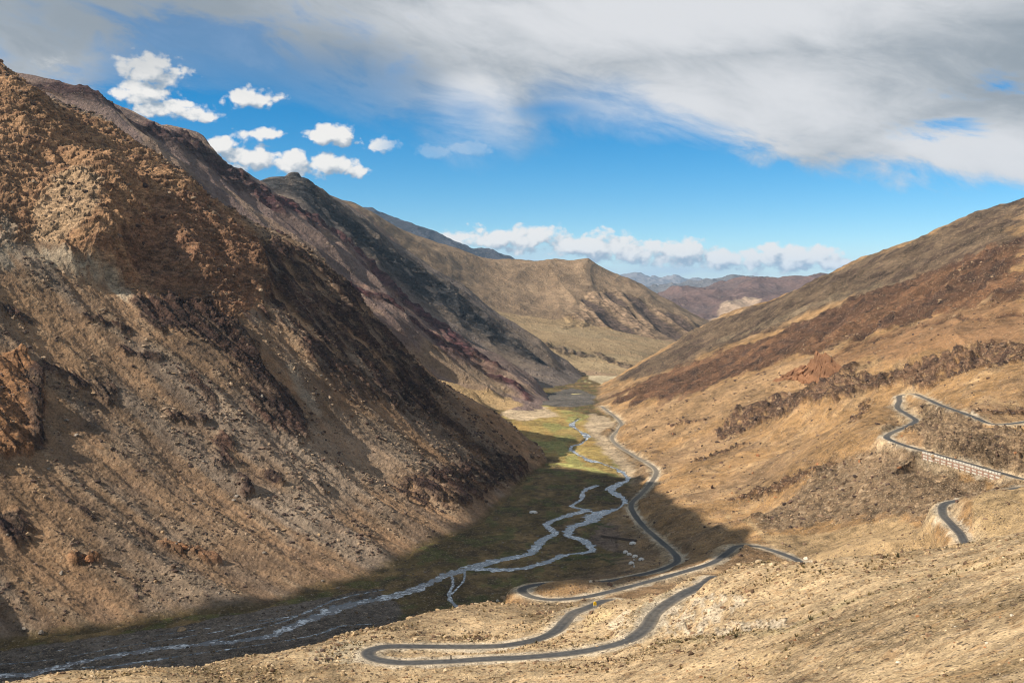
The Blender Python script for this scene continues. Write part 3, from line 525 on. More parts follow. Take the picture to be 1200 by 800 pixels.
# ------------------------------------------------------------------ far landforms
def base_col(s, c): o = np.empty(s.X.shape + (3,), f32); o[:] = c; return o
pc = base_col(pm, (.2, .148, .132)); px_ = pm.X * .2 + pm.Y * .98
p1 = fbm(px_ / 70, pm.Z / 150, 4, 121); p2 = fbm(px_ / 22, pm.Z / 40, 4, 122)
pc = mixc(pc, (.2, .15, .13), sst(0, .4, p1)); pc = mixc(pc, (.31, .225, .165), sst(.05, .4, -p1) * .7)
S_, P_ = pm.stroke, pm.poly
top = np.maximum.reduce([S_([(25,92,12),(108,118,10),(169,147,10),(229,170,16),(270,205,18),(320,232,16),(380,262,12)], 12, .7, .8, 40), S_([(184,152,8),(250,190,12)], 9, .7, .8, 30)])
rib = np.maximum.reduce([S_([(320,235,16),(390,268,19),(450,320,22),(505,370,20),(545,404,16),(580,426,12)], 14, .7, .8, 35), S_([(395,328,8),(452,356,12),(490,380,14),(515,405,12),(550,426,8)], 8, .7, 1., 28), S_([(575,440,6),(600,452,8),(618,468,6)], 7, .6, .8, 20), S_([(300,270,6),(360,300,6)], 6, .8, 1.2, 28)])
pc = mixc(pc, (.085, .052, .05), top * .95); pc = mixc(pc, (.105, .05, .054), rib * .95); pc = mixc(pc, (.07, .045, .047), np.maximum(top, rib) * sst(.1, .4, p2) * .7); pc = mixc(pc, (.36, .235, .18), S_([(400,325,2),(452,347,3),(490,366,4),(500,378,3)], 3, .7, .9, 20) * .7)  # last stroke: sunlight on the rib tops put into a pinkish colour
pc = mixc(pc, (.40, .285, .165), P_([(505,446),(545,450),(600,466),(612,474),(575,482),(540,470),(515,458)], 3, 4, 40)); pc = mixc(pc, (.33, .25, .165), P_([(440,400),(500,430),(560,455),(600,462),(560,440),(500,405)], 8, 8, 50) * .6)
pm.push(((ridged(px_ / 90, pm.Z / 260, 4, 123) - .9) * 14 + p1 * 6 + p2 * 2 + np.maximum(top, rib) * (ridged(px_ / 30, pm.Z / 40, 4, 124) - .7) * 11).astype(f32) * sst(-4, 25, pm.Z))
dc = base_col(dm, (.19, .158, .14)); d1 = fbm(dm.Y / 60, dm.Z / 120, 4, 131); S_ = dm.stroke
band = S_([(315,222,18),(338,213,14),(346,211,14),(362,232,20),(400,262,24),(445,296,27),(500,336,27),(549,366,24),(590,396,20),(620,414,16),(650,432,12)], 22, .8, .7, 50)
dc = mixc(dc, (.045, .046, .05), band * .95); dc = mixc(dc, (.075, .072, .072), band * sst(.1, .5, d1) * .5); dc = mixc(dc, (.26, .205, .155), sst(.1, .4, d1) * (1 - band) * .6)
dm.push(((ridged(dm.Y / 110, dm.Z / 250, 4, 133) - .9) * 13 + d1 * 5 + band * (ridged(dm.Y / 35, dm.Z / 45, 4, 134) - .8) * 9).astype(f32) * sst(-4, 25, dm.Z))
tc = base_col(tm, (.255, .184, .125)); t1 = fbm(tm.X / 150, tm.Y / 260, 4, 141); t2 = fbm(tm.X / 45, tm.Y / 80, 4, 142); S_, P_ = tm.stroke, tm.poly
tc = mixc(tc, (.19, .138, .095), sst(0, .4, t1)); tc = mixc(tc, (.31, .228, .155), sst(.1, .4, -t2) * .5)
tc = mixc(tc, (.19, .128, .105), S_([(385,230,10),(412,245,16),(450,275,18),(500,320,16)], 14, .9, .8, 60) * .85)
face = P_([(660,385),(690,345),(720,340),(760,358),(800,372),(825,384),(790,400),(740,390),(690,380)], 4, 10, 60); fr = ridged((tm.X + tm.Y * .3) / 75, tm.Z / 190, 4, 143)
tc = mixc(tc, (.13, .095, .078), face * sst(1.0, .6, fr)); tc = mixc(tc, (.38, .27, .19), face * sst(1.0, 1.4, fr) * .8)
fan = P_([(575,362),(640,372),(700,382),(790,402),(790,425),(730,440),(640,425),(600,385)], 4, 5, 60); tc = mixc(tc, (.33, .245, .15), fan * .85); tc = mixc(tc, (.30, .235, .15), fan * sst(.0, .4, fbm(tm.X / 300, tm.Y / 60, 3, 144)) * .7)
bluff = np.maximum.reduce([S_([(640,403,5),(665,412,7),(690,416,5)], 6, .6, 1., 30), S_([(700,414,4),(725,426,6),(740,432,4)], 5, .6, 1., 30), S_([(615,395,4),(640,412,5)], 5, .6, 1., 30)]); tc = mixc(tc, (.12, .09, .075), bluff * .7)
hill = (1 - fan)
tm.push(((ridged(tm.X / 210, tm.Y / 700, 3, 145) - .9) * 13 * hill * (.35 + .65 * sst(-.02, .06, tm.u)) + face * (fr - .9) * 10 + t2 * 1.5 * hill + t1 * 4 * hill + bluff * (ridged(tm.X / 40, tm.Y / 50, 3, 146) - 1.) * 10).astype(f32) * sst(-4, 30, tm.Z))
fc = base_col(fm, (.16, .105, .09)); r1 = ridged(fm.X / 420, fm.Y / 700, 4, 151)
fc = mixc(fc, (.12, .088, .08), sst(1., .5, r1) * .6); fc = mixc(fc, (.44, .33, .24), fm.poly([(830,376),(845,362),(875,352),(900,350),(880,365),(850,380)], 3, 6, 150) * .9)
fm.push(((r1 - .9) * 38 + fbm(fm.X / 120, fm.Y / 200, 3, 152) * 5).astype(f32) * sst(0, 60, fm.Z))
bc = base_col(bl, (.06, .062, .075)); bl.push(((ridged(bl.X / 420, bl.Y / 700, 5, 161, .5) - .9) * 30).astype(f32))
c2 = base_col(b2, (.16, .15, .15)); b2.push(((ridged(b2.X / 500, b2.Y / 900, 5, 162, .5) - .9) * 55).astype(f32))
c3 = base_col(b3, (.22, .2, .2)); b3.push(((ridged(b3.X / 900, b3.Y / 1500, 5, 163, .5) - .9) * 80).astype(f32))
print('far', time.time() - T0)

M_near = terrain_material('stony ground', 1.0, .65, .75, .62, .16)
M_left = terrain_material('scree and crag', 1.6, .6, .42, .5)
M_mid = terrain_material('far scree', 5.0, .7, .35, .35)
M_far = terrain_material('distant rock', 22.0, .8, .2, .3)
q = np.arange(g.X.size).reshape(g.X.shape)[:-1, :-1].ravel()
isfl = (floor_w.ravel()[q] > .5) & (g.D.ravel()[q] > 400); Dq = g.D.ravel()[q]; uq = g.u.ravel()[q]
isnear = (~isfl) & (Dq < np.where(uq > .2, 520, 590))
skip = ((uq < -.62) & (Dq > 700)) | ((uq < -.3) & (Dq > 1250)) | ((uq < -.12) & (Dq > 1500)) | ((uq > .7) & (Dq > 2300))
ROCK = np.clip(np.maximum.reduce([cliff, rocks, between * .8, wallhill * .5, ledge, A * .45, B * .5, chalk * .3]), 0, 1)
g.build('valley_ground', M_near, gc, 'mossy olive and ochre valley floor beside the braided river', np.nonzero(isfl & ~skip)[0], rock=ROCK, sat=1.07)
g.build('hillside_terrain', M_near, gc, 'sunlit sandy hillside carrying the hairpin bends of the road', np.nonzero(isnear & ~skip)[0], rock=ROCK, sat=1.07)
g.build('mountain', M_near, gc, 'brown and tan mountainside right of the valley with a dark cliff band', np.nonzero(~isfl & ~isnear & ~skip)[0], rock=ROCK, sat=1.07)
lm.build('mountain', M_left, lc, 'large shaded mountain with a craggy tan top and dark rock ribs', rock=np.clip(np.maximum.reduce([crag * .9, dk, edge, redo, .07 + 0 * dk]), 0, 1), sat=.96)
pm.build('mountain', M_mid, pc, 'purple brown mountain spur behind the large shaded mountain', rock=np.maximum(top, rib))
dm.build('mountain', M_mid, dc, 'dark slate grey ridge ending at the valley floor', rock=band)
tm.build('mountain', M_mid, tc, 'rounded tan hill and ridge at the end of the valley', rock=np.maximum(face, bluff))
fm.build('mountain', M_far, fc, 'distant purple brown flat topped mountain')
bl.build('mountain', M_far, bc, 'dark blue jagged peak behind the tan ridge')
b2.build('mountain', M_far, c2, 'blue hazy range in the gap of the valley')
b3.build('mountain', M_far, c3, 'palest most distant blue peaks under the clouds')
print('built', time.time() - T0)
# ------------------------------------------------------------------ road surface and river
def surf(name, rough=.9, spec=.2):
    m, nt, b = nodes(name); b.inputs['Roughness'].default_value = rough; b.inputs['Specular IOR Level'].default_value = spec; return m, nt, b
def simple(name, rgb, rough=.9, vary=.25, scale=2., bump=.2):
    m, nt, b = surf(name, rough); geo = N(nt, 'ShaderNodeNewGeometry')
    n = N(nt, 'ShaderNodeTexNoise'); nt.links.new(geo.outputs['Position'], n.inputs['Vector']); n.inputs['Scale'].default_value = scale; n.inputs['Detail'].default_value = 6
    v = ramp(nt, n.outputs['Fac'], .3, .7, 1 - vary, 1 + vary); sc_ = N(nt, 'ShaderNodeVectorMath', operation='SCALE'); sc_.inputs[0].default_value = rgb; nt.links.new(v, sc_.inputs['Scale']); nt.links.new(sc_.outputs[0], b.inputs['Base Color'])
    bp = N(nt, 'ShaderNodeBump'); bp.inputs['Strength'].default_value = bump; bp.inputs['Distance'].default_value = .2; nt.links.new(n.outputs['Fac'], bp.inputs['Height']); nt.links.new(bp.outputs[0], b.inputs['Normal'])
    return m
m_road, nt, b = surf('worn asphalt', .85, .25)
a_ = N(nt, 'ShaderNodeAttribute', attribute_name='albedo'); ge = N(nt, 'ShaderNodeNewGeometry'); nn = N(nt, 'ShaderNodeTexNoise'); nt.links.new(ge.outputs['Position'], nn.inputs['Vector']); nn.inputs['Scale'].default_value = .5; nn.inputs['Detail'].default_value = 8; nn.inputs['Roughness'].default_value = .7
s_ = N(nt, 'ShaderNodeVectorMath', operation='SCALE'); nt.links.new(a_.outputs['Color'], s_.inputs[0]); nt.links.new(ramp(nt, nn.outputs['Fac'], .3, .7, .7, 1.35), s_.inputs['Scale']); nt.links.new(s_.outputs[0], b.inputs['Base Color'])
def ribbon(name, line, mat, label, half=2.65):
    L = line.copy()
    for _ in range(6): L[1:-1, 2] = (L[:-2, 2] + L[1:-1, 2] * 2 + L[2:, 2]) / 4
    t = np.gradient(L[:, :2], axis=0); t /= np.linalg.norm(t, axis=1, keepdims=True); nrm = np.stack([-t[:, 1], t[:, 0]], 1)
    offs = np.array([-1.12, -1., -.8, -.45, 0, .45, .8, 1., 1.12]) * half
    co = np.empty((len(L), 9, 3)); wob = np.array([noise(np.arange(len(L)) / 9., np.full(len(L), 3.3 + k), 200) for k in (0, 1)])
    for j, o_ in enumerate(offs):
        o2 = o_ + (wob[0] if o_ < 0 else wob[1]) * .35 * (abs(o_) > 1.5)
        co[:, j, :2] = L[:, :2] + nrm * o2[:, None] if isinstance(o2, np.ndarray) else L[:, :2] + nrm * o2
        co[:, j, 2] = L[:, 2] + (.1 if abs(o_) < half * 1.05 else -.25) - .012 * abs(o_)
    col = np.ones((len(L), 9, 4), f32); asp = np.array((.043, .047, .054)); dust = np.array((.30, .25, .185))
    k = np.array([1, .75, .28, .05, .12, .05, .28, .75, 1])
    patch = np.clip(noise(np.arange(len(L)) / 40., np.full(len(L), 9.), 201) * .8, 0, .35)
    far_d = np.clip((L[:, 1] - 900) / 300, 0, 1) * .45; kk = np.clip(k[None] + patch[:, None] * .5 + far_d[:, None], 0, 1)[..., None]; col[..., :3] = asp * (1 - kk) + dust * kk
    q = np.arange(len(L) * 9).reshape(len(L), 9); fc_ = np.stack([q[:-1, :-1], q[:-1, 1:], q[1:, 1:], q[1:, :-1]], -1).reshape(-1, 4)
    return mesh_np(name, co.reshape(-1, 3), fc_, mat, col.reshape(-1, 4), label, 'structure', smooth=True)
ribbon('road', RV, m_road, 'grey mountain road winding from the valley floor up the right slope')
ribbon('road', RL, m_road, 'grey hairpin loop of road on the sunlit hillside')
m_wat, nt, b = surf('shallow river water', .22, .5)
ge = N(nt, 'ShaderNodeNewGeometry'); mp = N(nt, 'ShaderNodeMapping'); nt.links.new(ge.outputs['Position'], mp.inputs[0])
def wn(scale, det, rough=.6):
    n = N(nt, 'ShaderNodeTexNoise'); nt.links.new(mp.outputs[0], n.inputs['Vector']); n.inputs['Scale'].default_value = scale; n.inputs['Detail'].default_value = det; n.inputs['Roughness'].default_value = rough; n.inputs['Distortion'].default_value = .6; return n.outputs['Fac']
w1 = wn(.35, 6., .7); w2 = wn(.06, 4.); foam = ramp(nt, math_(nt, 'ADD', w1, math_(nt, 'MULTIPLY', math_(nt, 'SUBTRACT', w2, .5), .7)), .5, .66)
c1 = mixrgb(nt, foam, (.14, .17, .205), (.74, .79, .84)); c1 = mixrgb(nt, ramp(nt, w1, .42, .32), c1, (.09, .08, .07)); nt.links.new(c1, b.inputs['Base Color']); nt.links.new(ramp(nt, foam, 0, 1, .2, .7), b.inputs['Roughness'])
bp = N(nt, 'ShaderNodeBump'); bp.inputs['Strength'].default_value = .6; bp.inputs['Distance'].default_value = .5; nt.links.new(w1, bp.inputs['Height']); nt.links.new(bp.outputs[0], b.inputs['Normal'])
rv_co, rv_f, base = [], [], 0
for bi, L in enumerate(river_lines):
    t = np.gradient(L[:, :2], axis=0); t /= np.linalg.norm(t, axis=1, keepdims=True) + 1e-9; nrm = np.stack([-t[:, 1], t[:, 0]], 1)
    for j in (-1, 1):
        rv_co.append(np.c_[L[:, :2] + nrm * (L[:, 2:3] * 1.5 + 1.0) * j, np.full(len(L), -.3 - .004 * bi)])
    n = len(L); i = np.arange(n - 1); rv_f.append(np.stack([base + i, base + i + 1, base + n + i + 1, base + n + i], 1)); base += 2 * n
mesh_np('river_water', np.concatenate(rv_co), np.concatenate(rv_f), m_wat, None, 'braided grey river winding along the valley floor', 'structure')
# ------------------------------------------------------------------ placing things on the ground
def ground_z(s, X, Y):
    j = int(np.clip(np.searchsorted(s.Ds, Y), 8, len(s.Ds) - 9)); i = int(np.clip(np.searchsorted(s.us, X / Y), 8, len(s.us) - 9))
    a = slice(j - 8, j + 8), slice(i - 8, i + 8); d = (s.X[a] - X) ** 2 + (s.Y[a] - Y) ** 2 + .02; k_ = 1 / d ** 2
    return float((s.Z[a] * k_).sum() / k_.sum())
def put(px, py, s=None):
    s = s or g; p = s.hit(px, py); return Vector((p[0], p[1], ground_z(s, p[0], p[1])))
def tag(o, label, cat, group=None):
    o['label'] = label; o['category'] = cat
    if group: o['group'] = group
    return o
def empty(name, loc, rz=0.):
    o = bpy.data.objects.new(name, None); C.objects.link(o); o.location = loc; o.rotation_euler = (0, 0, rz); o.empty_display_size = .5; return o
class MB:
    def __init__(s): s.v, s.f = [], []
    def add(s, vs, fs):
        b_ = len(s.v); s.v += [tuple(v) for v in vs]; s.f += [tuple(b_ + i for i in f) for f in fs]
    def box(s, c, d, rz=0., taper=1., jit=0.):
        vs = []
        for z in (-1, 1):
            for x, y in ((-1, -1), (1, -1), (1, 1), (-1, 1)):
                k_ = taper if z > 0 else 1.; p = Vector((x * d[0] / 2 * k_, y * d[1] / 2 * k_, z * d[2] / 2)); p.rotate(__import__('mathutils').Euler((0, 0, rz)))
                vs.append((c[0] + p.x + random.uniform(-jit, jit), c[1] + p.y + random.uniform(-jit, jit), c[2] + p.z + random.uniform(-jit, jit)))
        s.add(vs, [(3, 2, 1, 0), (4, 5, 6, 7), (0, 1, 5, 4), (1, 2, 6, 5), (2, 3, 7, 6), (3, 0, 4, 7)])
    def build(s, name, mat, parent=None, smooth=False, bevel=0.):
        me = bpy.data.meshes.new(name); me.from_pydata(s.v, [], s.f); me.materials.append(mat)
        for p in me.polygons: p.use_smooth = smooth
        o = bpy.data.objects.new(name, me); C.objects.link(o)
        if parent: o.parent = parent
        if bevel: m_ = o.modifiers.new('edge', 'BEVEL'); m_.width = bevel; m_.segments = 2
        return o
import bmesh
def rock_arrays(seed, sub=2, flat=.7):
    bm_ = bmesh.new(); bmesh.ops.create_icosphere(bm_, subdivisions=sub, radius=1.); bm_.verts.ensure_lookup_table(); r_ = np.random.RandomState(seed)
    v = np.array([x.co[:] for x in bm_.verts]); f = np.array([[x.index for x in fc_.verts] for fc_ in bm_.faces]); bm_.free()
    for _ in range(13):
        n_ = r_.normal(size=3); n_ /= np.linalg.norm(n_); d_ = r_.uniform(.5, .85); e_ = v @ n_ - d_; v = v - np.outer(np.maximum(e_, 0), n_)
    v *= np.array([r_.uniform(.8, 1.25), r_.uniform(.65, 1.), flat * r_.uniform(.75, 1.15)]); v += r_.normal(scale=.03, size=v.shape)
    return v.astype(f32), f
m_rub, nt, b = nodes('loose rock')
a_ = N(nt, 'ShaderNodeAttribute', attribute_name='albedo'); ge = N(nt, 'ShaderNodeNewGeometry'); nn = N(nt, 'ShaderNodeTexNoise'); nt.links.new(ge.outputs['Position'], nn.inputs['Vector']); nn.inputs['Scale'].default_value = 1.6; nn.inputs['Detail'].default_value = 6
s_ = N(nt, 'ShaderNodeVectorMath', operation='SCALE'); nt.links.new(a_.outputs['Color'], s_.inputs[0]); nt.links.new(ramp(nt, nn.outputs['Fac'], .3, .7, .65, 1.35), s_.inputs['Scale']); nt.links.new(s_.outputs[0], b.inputs['Base Color'])
TEMPL = [rock_arrays(300 + k, 1, .75) for k in range(8)]
def scatter(name, s, n, prob, size, cols, label, seed):
    """loose stones as one mesh"""
    r_ = np.random.RandomState(seed); p = prob.ravel().astype(float) * (s.D.ravel() ** 2) * (np.abs(s.u.ravel()) < .5); p /= p.sum(); idx = r_.choice(p.size, n, p=p)
    base = np.stack([s.X.ravel()[idx], s.Y.ravel()[idx], s.Z.ravel()[idx]], 1); sz = size(r_, n, s.D.ravel()[idx])
    V, Fc, Cc, off = [], [], [], 0; cols = np.array(cols)
    for k, (tv, tf) in enumerate(TEMPL):
        ii = np.nonzero(np.arange(n) % 8 == k)[0]; m_ = len(ii); a = r_.uniform(0, 6.28, m_); ca, sa = np.cos(a), np.sin(a)
        v = tv[None] * sz[ii, None, None] * r_.uniform(.75, 1.3, (m_, 1, 3)); x = v[..., 0] * ca[:, None] - v[..., 1] * sa[:, None]; y = v[..., 0] * sa[:, None] + v[..., 1] * ca[:, None]
        v = np.stack([x, y, v[..., 2]], -1) + base[ii][:, None] + np.array([0, 0, .12]) * sz[ii][:, None, None]
        V.append(v.reshape(-1, 3)); Fc.append((tf[None] + (np.arange(m_) * len(tv))[:, None, None] + off).reshape(-1, 3)); off += m_ * len(tv)
        c_ = cols[r_.randint(0, len(cols), m_)] * r_.uniform(.75, 1.25, (m_, 1)); Cc.append(np.repeat(np.c_[c_, np.ones(m_)], len(tv), 0))
    return mesh_np(name, np.concatenate(V), np.concatenate(Fc), m_rub, np.concatenate(Cc), label, 'stuff')
slope_ok = sst(3, 8, lm.Z) * (1 - .6 * crag)
scatter('rubble', lm, 11000, slope_ok * (1 - dk) * (.05 + .95 * sst(.05, .45, m2 + m1 * .7)), lambda r, n, D: np.clip(r.lognormal(.0, .55, n), .4, 3.4) * D / 1000, [(.10, .065, .05), (.16, .11, .08), (.22, .16, .11), (.08, .055, .045), (.3, .22, .15)], 'loose dark rubble strewn over the shaded scree slope', 1)
okg = (1 - sst(.1, .4, fw)) * sst(4.5, 8, droad)
scatter('rubble', g, 15000, okg * (g.D < 560) * (.22 + .78 * sst(.0, .45, n2 + n3 * .5)), lambda r, n, D: np.clip(r.lognormal(-.95, .5, n), .16, 1.3) * (D / 330) ** .8, [(.38, .27, .155), (.30, .21, .12), (.48, .37, .24), (.22, .14, .085), (.34, .25, .15), (.13, .082, .052)], 'small tan stones scattered over the sunlit near hillside', 2)
scatter('rubble', g, 5500, okg * (g.D > 560) * (g.D < 1500) * (.06 + rocks * 1. + cliff * .15 + wallhill * .7 + between * .8 + .3 * sst(.1, .5, n2)), lambda r, n, D: np.clip(r.lognormal(-.35, .55, n), .3, 2.6) * (D / 900), [(.13, .08, .058), (.22, .15, .1), (.34, .24, .15), (.08, .055, .045)], 'brown rubble below the cliffs of the right slope', 3)
scatter('pebbles', g, 4000, sst(.5, .9, fw) * (chan < .3) * (g.D < 1200) * (.06 + 1.5 * bedm + .25 * sst(.0, .35, fbm(g.X / 12, g.Y / 12, 3, 58))), lambda r, n, D: np.clip(r.lognormal(-.75, .5, n), .2, 1.4), [(.2, .17, .14), (.3, .25, .2), (.1, .08, .065), (.14, .1, .06)], 'grey stones in the shaded river bed', 4)
# dry tussocks on the hillside: dark blades in tufts
def tussocks():
    r_ = np.random.RandomState(9); pr = okg * (g.D < 520) * (.03 + .5 * sst(.05, .5, n2 - n3 * .4) + 2.2 * S2) ; p = (pr.ravel() * g.D.ravel() ** 2 * (np.abs(g.u.ravel()) < .5)).astype(float); p /= p.sum(); n = 6500; idx = r_.choice(p.size, n, p=p)
    base = np.stack([g.X.ravel()[idx], g.Y.ravel()[idx], g.Z.ravel()[idx]], 1); nb = 7
    a = r_.uniform(0, 6.28, (n, nb)); R = r_.lognormal(-1.35, .4, (n, 1)) * (g.D.ravel()[idx][:, None] / 300) ** .7; hgt = R * r_.uniform(.9, 1.7, (n, nb))
    ca, sa = np.cos(a), np.sin(a); V = np.empty((n, nb, 3, 3))
    for k, (rad, side, z) in enumerate(((.25, .35, -.03), (.25, -.35, -.03), (1.1, 0, 1.))):
        V[:, :, k, 0] = base[:, None, 0] + R * (rad * ca - side * sa); V[:, :, k, 1] = base[:, None, 1] + R * (rad * sa + side * ca); V[:, :, k, 2] = base[:, None, 2] + (hgt if z > .5 else z)
    c_ = np.array([(.10, .075, .03), (.16, .115, .05), (.07, .06, .03), (.22, .16, .075)])[r_.randint(0, 4, n)]
    mesh_np('dry_grass', V.reshape(-1, 3), np.arange(n * nb * 3).reshape(-1, 3), m_rub, np.repeat(np.c_[c_, np.ones(n)], nb * 3, 0), 'dark dry grass tufts dotted over the near hillside', 'stuff')
S2 = g.stroke([(770,755,6),(850,745,8),(920,738,8),(990,708,10),(1060,685,10),(1130,665,9),(1195,655,7)], 8, .9, .8, 12)
tussocks()
print('rubble', time.time() - T0)

# ------------------------------------------------------------------ single rocks
rock_me = []
def rock_mat(name, rgb): return simple(name, rgb, .95, .4, .9, .5)
m_dark, m_tan, m_pale, m_orange, m_grey = rock_mat('dark rock', (.11, .075, .06)), rock_mat('tan rock', (.36, .25, .15)), rock_mat('pale rock', (.6, .53, .43)), rock_mat('orange rock', (.34, .16, .075)), rock_mat('grey rock', (.26, .225, .19))
def rock_mesh(seed, mat, flat=.75):
    v, f = rock_arrays(seed, 3, flat); me = bpy.data.meshes.new('rock'); me.from_pydata(v.tolist(), [], f.tolist()); me.materials.append(mat); return me
POOL = {k: [rock_mesh(400 + 10 * i + j, m_) for j in range(4)] for i, (k, m_) in enumerate((('dark', m_dark), ('tan', m_tan), ('pale', m_pale), ('orange', m_orange), ('grey', m_grey)))}
rr = random.Random(5)
def rock(px, py, w_px, col, label, group=None, s=None, tall=1., name='boulder', cat='boulder'):
    p = put(px, py, s); r_ = w_px * p.y / F / 2
    o = bpy.data.objects.new(name, rr.choice(POOL[col])); C.objects.link(o); o.location = p + Vector((0, 0, r_ * .18)); o.scale = (r_ * rr.uniform(.95, 1.15), r_ * rr.uniform(.8, 1.1), r_ * tall * rr.uniform(.85, 1.1)); o.rotation_euler = (rr.uniform(-.2, .2), rr.uniform(-.2, .2), rr.uniform(0, 6.28))
    return tag(o, label, cat, group)
rock(692, 682, 5, 'pale', 'white boulder on the verge between the valley road and the lit strip', tall=1.2)
rock(945, 655, 8, 'pale', 'triangular white boulder where the road vanishes behind the near hill', tall=1.3)
rock(590, 701, 9, 'tan', 'blocky tan boulder on the spur crest above the river', tall=1.0); rock(596, 698, 6, 'tan', 'smaller of the tan boulders on the spur crest above the river')
rock(583, 704, 5, 'pale', 'pale boulder at the left foot of the spur crest boulders')
rock(212, 739, 14, 'tan', 'flat tan boulder standing in the dark river bed', tall=.7)
rock(378, 763, 10, 'dark', 'largest brown boulder in the rubble beside the hairpin apron', tall=.9); rock(386, 772, 9, 'dark', 'low brown boulder at the front of the hairpin rubble', tall=.6); rock(370, 773, 7, 'dark', 'small brown boulder at the left of the hairpin rubble', tall=.7); rock(383, 768.5, 5, 'dark', 'small brown boulder between the two larger hairpin boulders', tall=.7); rock(380, 758, 8, 'tan', 'tan boulder on the crest above the hairpin rubble', tall=.6)
rock(1094, 538, 8, 'tan', 'rounded tan boulder against the left end of the painted wall', tall=1.2)
rock(1057, 511, 4.5, 'orange', 'small reddish boulder on the inside of the upper road bend', tall=1.1)
rock(868, 651, 9, 'dark', 'dark brown boulder inside the shaded road bend', tall=.8)
rock(105, 657, 14, 'orange', 'orange brown boulder low on the shaded scree slope', s=lm, tall=.8); rock(215, 644, 12, 'orange', 'orange ledge boulder above the river on the shaded slope', s=lm, tall=.6)
rock(48, 742, 10, 'grey', 'grey boulder at the foot of the slope near the river', s=lm); rock(28, 738, 9, 'grey', 'left of the grey boulders at the foot of the slope', s=lm)
rock(72, 670, 8, 'grey', 'grey boulder below the orange brown boulder', s=lm); rock(160, 700, 9, 'dark', 'dark upright boulder halfway along the slope foot', s=lm, tall=1.3)
rock(1156, 754, 6, 'pale', 'white stone on the near hillside at the lower right', tall=1.); rock(1186, 722, 7, 'pale', 'pale grey stone on the near hillside under the right crest', tall=.8); rock(1053, 776, 8, 'pale', 'pale grey stone at the bottom of the near hillside', tall=.7)
rock(1120, 735, 5, 'pale', 'pale stone uphill from the white stone'); rock(1075, 722, 6, 'orange', 'rust coloured stone on the near hillside', tall=.7); rock(1003, 716, 5, 'dark', 'dark stone in the middle of the near hillside', tall=.7)
rock(700, 757.5, 5, 'tan', 'tan stone on the outer edge of the lower hairpin road', tall=.8)
rq = random.Random(11)
for k in range(90):
    a_, b_ = rq.uniform(0, 420), rq.uniform(430, 740); yl = 757 - .16 * a_
    if b_ > yl - 14: b_ = rq.uniform(yl - 90, yl - 14)
    rock(a_, b_, rq.uniform(3.2, 7.5), rq.choice(['dark', 'dark', 'grey', 'tan']), 'weathered brown rock fallen on the shaded scree slope', 'rocks on the shaded scree slope', lm, rq.uniform(.7, 1.1), 'rock', 'rock')
for k in range(60):
    a_ = rq.uniform(780, 1195); b_ = rq.uniform(max(668, 790 - (a_ - 780) * .3), 795)
    rock(a_, b_, rq.uniform(2.6, 5.5), rq.choice(['tan', 'tan', 'grey', 'tan', 'orange', 'dark']), 'small weathered rock on the sunlit near hillside', 'rocks on the sunlit near hillside', g, rq.uniform(.5, .9), 'rock', 'rock')
for k in range(30):
    a_, b_ = rq.choice([(rq.uniform(850, 990), rq.uniform(545, 590)), (rq.uniform(1085, 1195), rq.uniform(505, 545)), (rq.uniform(980, 1100), rq.uniform(530, 590)), (rq.uniform(760, 900), rq.uniform(500, 560))])
    rock(a_, b_, rq.uniform(2.6, 6), rq.choice(['dark', 'dark', 'tan', 'orange']), 'brown rock on the slope below the cliff band', 'rocks below the cliff band', g, rq.uniform(.7, 1.1), 'rock', 'rock')
